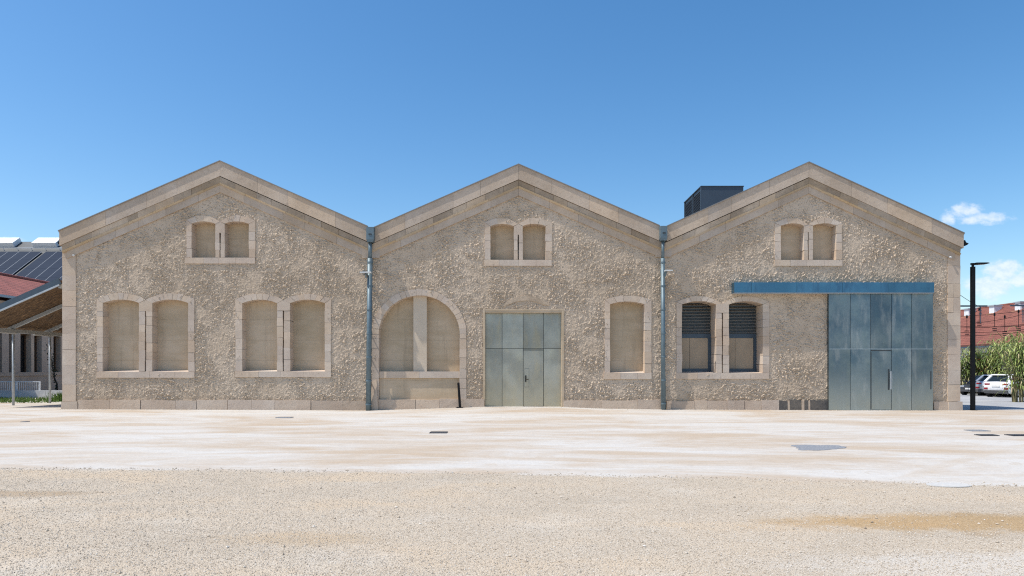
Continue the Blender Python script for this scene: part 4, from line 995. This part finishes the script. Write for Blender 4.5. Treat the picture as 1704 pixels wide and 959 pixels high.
ol = thing('overhead_wires', 'thin dark overhead railway wires with droppers in front of the red tiled shed', 'overhead wires', (30, 24, 0))
mb = MB()
def wire(pa, pb, Ya, Yb, sag=.15, r=.016, n=8):
    A = Vector((X(pa[0], Ya), Ya, Z(pa[1], Ya))); Bv = Vector((X(pb[0], Yb), Yb, Z(pb[1], Yb))); pv = None
    for k in range(n+1):
        q = A.lerp(Bv, k/n); q.z -= sag*4*(k/n)*(1-k/n); q = q-Vector((30, 24, 0))
        if pv is not None: mb.tube(pv, q, r, n=5, caps=False)
        pv = q
for pa, pb in (((1570, 545), (1720, 538)), ((1570, 541), (1720, 540.5)), ((1570, 553), (1725, 546)), ((1570, 559), (1725, 549)), ((1560, 527), (1725, 514)), ((1620, 538), (1725, 516)), ((1560, 461), (1632, 512)), ((1690, 507), (1740, 488))): wire(pa, pb, 23, 23.2)
mb.build('wires', M['black_metal'], ol)
mb = MB()
for px, a, b in ((1609, 524, 551), (1629.5, 512, 536), (1655, 520, 544), (1672, 524, 552), (1695, 515, 544)):
    x = X(px, 23)-30; mb.tube((x, -1, Z(a, 23)), (x, -1, Z(b, 23)), .018, n=5)
    for k in range(3): mb.box(x-.16+.02*k, x+.14, -1.04, -.96, Z(b, 23)-.03-.13*k, Z(b, 23)+.02-.13*k)
    mb.tube((x, -1, Z(a, 23)-.05), (x, -1, Z(a, 23)-.25), .06, n=6)
mb.build('droppers', M['black_metal'], ol)

# reeds
M['cane'] = leafmat('reed_canes', (.20,.17,.07), (.34,.29,.15))
M['reed_leaf'] = leafmat('reed_leaves', (.085,.16,.03), (.42,.47,.15))
M['reed_dry'] = leafmat('dry_reed_leaves', (.36,.29,.15), (.55,.46,.28))
def reed_clump(x, y, rx_, ry_, n, hmin, hmax, label, seed, leaf=1.0):
    rr = random.Random(seed); z = gz(x, y)
    o = thing('reed_clump', label, 'reeds', (x, y, z), 0, 'clumps of reeds by the parked cars')
    cm, lm, dm = MB(), MB(), MB()
    for k in range(n):
        a = rr.random()*6.283; q = math.sqrt(rr.random()); bx, by = rx_*q*math.cos(a), ry_*q*math.sin(a); h = rr.uniform(hmin, hmax)*(1-.15*q)
        lx, ly = rr.gauss(0, .12)*h+bx*.18, rr.gauss(0, .1)*h
        P = [Vector((bx+lx*f*f, by+ly*f*f, h*f)) for f in (0, .35, .7, 1)]
        for i in range(3): cm.tube(P[i], P[i+1], .022-.005*i, .018-.005*i, n=5, caps=False)
        nl = int(rr.uniform(11, 17)*leaf)
        for i in range(nl):
            f = rr.random()**.75*.98+.02
            if f < .1: continue
            c = Vector((bx+lx*f*f, by+ly*f*f, h*f)); th = rr.random()*6.283; L = rr.uniform(.42, .85); up = rr.uniform(.4, 1.15)
            d = Vector((math.cos(th), math.sin(th), 0)); s_ = Vector((-d.y, d.x, 0))*rr.uniform(.018, .036)
            m1 = c+d*L*.5+Vector((0, 0, L*.5*up)); m2 = c+d*L*.85+Vector((0, 0, L*(.5*up-.1))); e = c+d*L*1.05+Vector((0, 0, L*(.3*up-.35)))
            tgt = dm if (rr.random() < (.4 if f < .35 else .10)) else lm
            tgt.add([c-s_*.6, c+s_*.6, m1+s_, m1-s_, m2+s_*.8, m2-s_*.8, e], [(0,1,2,3),(3,2,4,5),(5,4,6)])
    cm.build('canes', M['cane'], o); lm.build('leaves', M['reed_leaf'], o); dm.build('dry_leaves', M['reed_dry'], o); return o
reed_clump(X(1709, 12.6), 12.6, .8, .5, 60, 3.3, 4.3, 'big near clump of reeds covering the front of the white car', 1)
for i, (px, Yd, hh, lab) in enumerate(((1604, 27.6, 3.7, 'green reed clump directly beside the hall corner behind the dark car'), (1622, 27.4, 3.6, 'reed clump half behind the street lamp pole'), (1640, 27.2, 4.3, 'reed clump above the roof of the silver car'), (1657, 26.8, 4.2, 'reed clump above the rear window of the white car'),
                                    (1674, 26, 4.5, 'tall reed clump straight behind the near big clump'), (1696, 24.5, 4.6, 'reed clump behind the big one at the edge of the photo'), (1722, 23, 4.6, 'reed clump cut off by the edge of the photo'))):
    reed_clump(X(px, Yd), Yd, 1.05, .5, 48, hh*.68, hh*1.06, lab, 20+i, .95)

# cars
M['tyre'] = plain('black_rubber', (.015,.015,.016), .8); M['rim'] = plain('alloy_rim', (.35,.36,.37), .35, .8)
M['glass'] = plain('tinted_car_glass', (.012,.018,.022), .06, 0, .05); M['red'] = plain('tail_light_red', (.28,.02,.025), .2)
M['plate'] = plain('number_plate_white', (.7,.7,.68), .4); M['trim'] = plain('grey_plastic_trim', (.06,.062,.066), .6); M['head'] = plain('headlight_glass', (.5,.52,.55), .15)
def car(label, paint, loc, rz, L=4.2, Wd=1.8, Ht=1.55, suv=True):
    o = thing('parked_car', label, 'car', loc, rz, 'cars parked by the reeds')
    hb = 1.05 if suv else .92; w = Wd/2
    st = [(-L/2, .80, .40, .78), (-L/2+.12, .93, .28, hb-.02), (-L/2+.6, 1.0, .22, hb), (-.6, 1.0, .20, hb), (.5, 1.0, .20, hb-.01), (L/2-1.15, .99, .20, hb-.06), (L/2-.5, .95, .22, hb-.18), (L/2-.12, .86, .28, hb-.30), (L/2, .72, .36, .60)]
    rings = []
    for x, kw, zb, zt_ in st:
        h = w*kw; zm = (zb+zt_)/2
        half = [(0, zb), (h*.86, zb), (h, zb+.12), (h*1.0, zm), (h*.97, zt_-.06), (h*.88, zt_), (0, zt_+.02)]
        rings.append([(x, y, z) for y, z in half]+[(x, -y, z) for y, z in half[-2:0:-1]])
    mb = MB(); n = len(rings[0]); vs = [p for r_ in rings for p in r_]; fs = []
    for i in range(len(rings)-1):
        for j in range(n): fs.append((i*n+j, i*n+(j+1) % n, (i+1)*n+(j+1) % n, (i+1)*n+j))
    fs += [tuple(range(n))[::-1], tuple(range((len(rings)-1)*n, len(rings)*n))]
    mb.add(vs, fs); mb.build('body', paint, o, smooth=True)
    b0, b1, r0, r1 = -L/2+.16, L/2-1.1, -L/2+.62, L/2-1.95; hw, rw_ = w*.86, w*.62; zt_ = Ht-.05
    lo = [(b0, -hw, hb-.01), (b1, -hw*.96, hb-.05), (b1, hw*.96, hb-.05), (b0, hw, hb-.01)]; hi = [(r0, -rw_, zt_), (r1, -rw_*.95, zt_), (r1, rw_*.95, zt_), (r0, rw_, zt_)]
    mb = MB(); mb.add(lo+hi, [(0,1,5,4),(1,2,6,5),(2,3,7,6),(3,0,4,7),(4,5,6,7)]); mb.build('window', M['glass'], o)
    mb = MB(); e = .03
    mb.add([(r0-.16, -rw_, zt_-.02), (r1+.05, -rw_*.97, zt_-.02), (r1+.05, rw_*.97, zt_-.02), (r0-.16, rw_, zt_-.02), (r0-.1, -rw_*.9, Ht), (r1-.1, -rw_*.88, Ht-.01), (r1-.1, rw_*.88, Ht-.01), (r0-.1, rw_*.9, Ht)], [(3,2,1,0),(0,1,5,4),(1,2,6,5),(2,3,7,6),(3,0,4,7),(4,5,6,7)])
    for k in (0, 1, 2, 3): mb.bar(lo[k], hi[k], .22 if k in (0, 3) else .08, .06)
    for s_ in (-1, 1): mb.bar((-.15, s_*hw*1.0, hb-.02), (-.25, s_*rw_*1.0, zt_), .09, .03)
    mb.build('roof', paint, o)
    for sx in (-1, 1):
        for sy in (-1, 1):
            xw = sx*L*.305; yw = sy*(w-.10)
            mb = MB(); mb.tube((xw, yw-sy*.11, .33), (xw, yw+sy*.115, .33), .34, n=22); wh = mb.build('wheel', M['tyre'], o)
            mb = MB(); mb.tube((xw, yw+sy*.116, .33), (xw, yw+sy*.125, .33), .22, n=16); mb.build('rim', M['rim'], wh)
            mb = MB(); ring = [(xw+.41*math.cos(q), .33+.41*math.sin(q)) for q in np.linspace(0, math.pi, 14)]; mb.slab(ring, yw+sy*.095, yw-sy*.05); mb.build('wheel_arch', M['trim'], o)
    for sy in (-1, 1):
        mb = MB(); mb.box(-L/2+.0, -L/2+.3, sy*w*.62-.16, sy*w*.62+.16, hb-.22, hb-.12); mb.build('tail_light', M['red'], o)
        mb = MB(); mb.box(-L/2-.02, -L/2+.25, sy*w*.70-.12, sy*w*.70+.12, .52, .64); mb.build('tail_light', M['red'], o)
        mb = MB(); mb.box(L/2-.42, L/2-.04, sy*w*.62-.17, sy*w*.62+.17, .60, .70); mb.build('headlight', M['head'], o)
        mb = MB(); mb.box(L/2-1.35, L/2-1.2, sy*(w+.07)-.1, sy*(w+.07)+.1, hb, hb+.13); mb.build('mirror', paint, o)
    mb = MB(); mb.box(-L/2-.04, -L/2+.3, -w*.80, w*.80, .26, .46); mb.build('bumper', M['trim'], o); mb = MB(); mb.box(L/2-.3, L/2+.02, -w*.7, w*.7, .26, .44); mb.build('bumper', M['trim'], o)
    mb = MB(); mb.box(-L/2-.03, -L/2, -.26, .26, .70, .81); mb.box(L/2+.02, L/2+.035, -.26, .26, .42, .53); mb.build('number_plate', M['plate'], o)
    mb = MB(); mb.box(L/2-.1, L/2+.015, -w*.5, w*.5, .50, .60); mb.build('grille', M['trim'], o)
    return o
paint = lambda n, c, mtl=0.0: plain(n, c, .35, mtl, .03, 2, None, .6)
def put_car(lab, mat, px, py, rz, **k):
    zg = -.31; d = (EYE-zg)*F/(py-HY); x = (px-HX)/F*d; y = d-DIST
    return car(lab, mat, (x, y, gz(x, y)+.012), rz, **k)
put_car('white hatchback suv seen from behind, partly behind the big reed clump', paint('white_car_paint', (.78,.79,.80)), 1686, 660.5, R(27))
put_car('silver car seen from behind, between the dark and white cars', paint('silver_car_paint', (.40,.42,.45), .5), 1669, 658.6, R(27), L=4.0, Ht=1.5)
put_car('dark grey car with its front towards the yard, behind the lamp pole', paint('dark_grey_car_paint', (.035,.036,.045), .2), 1641, 657.4, R(27+180), L=4.3, Ht=1.45, suv=False)
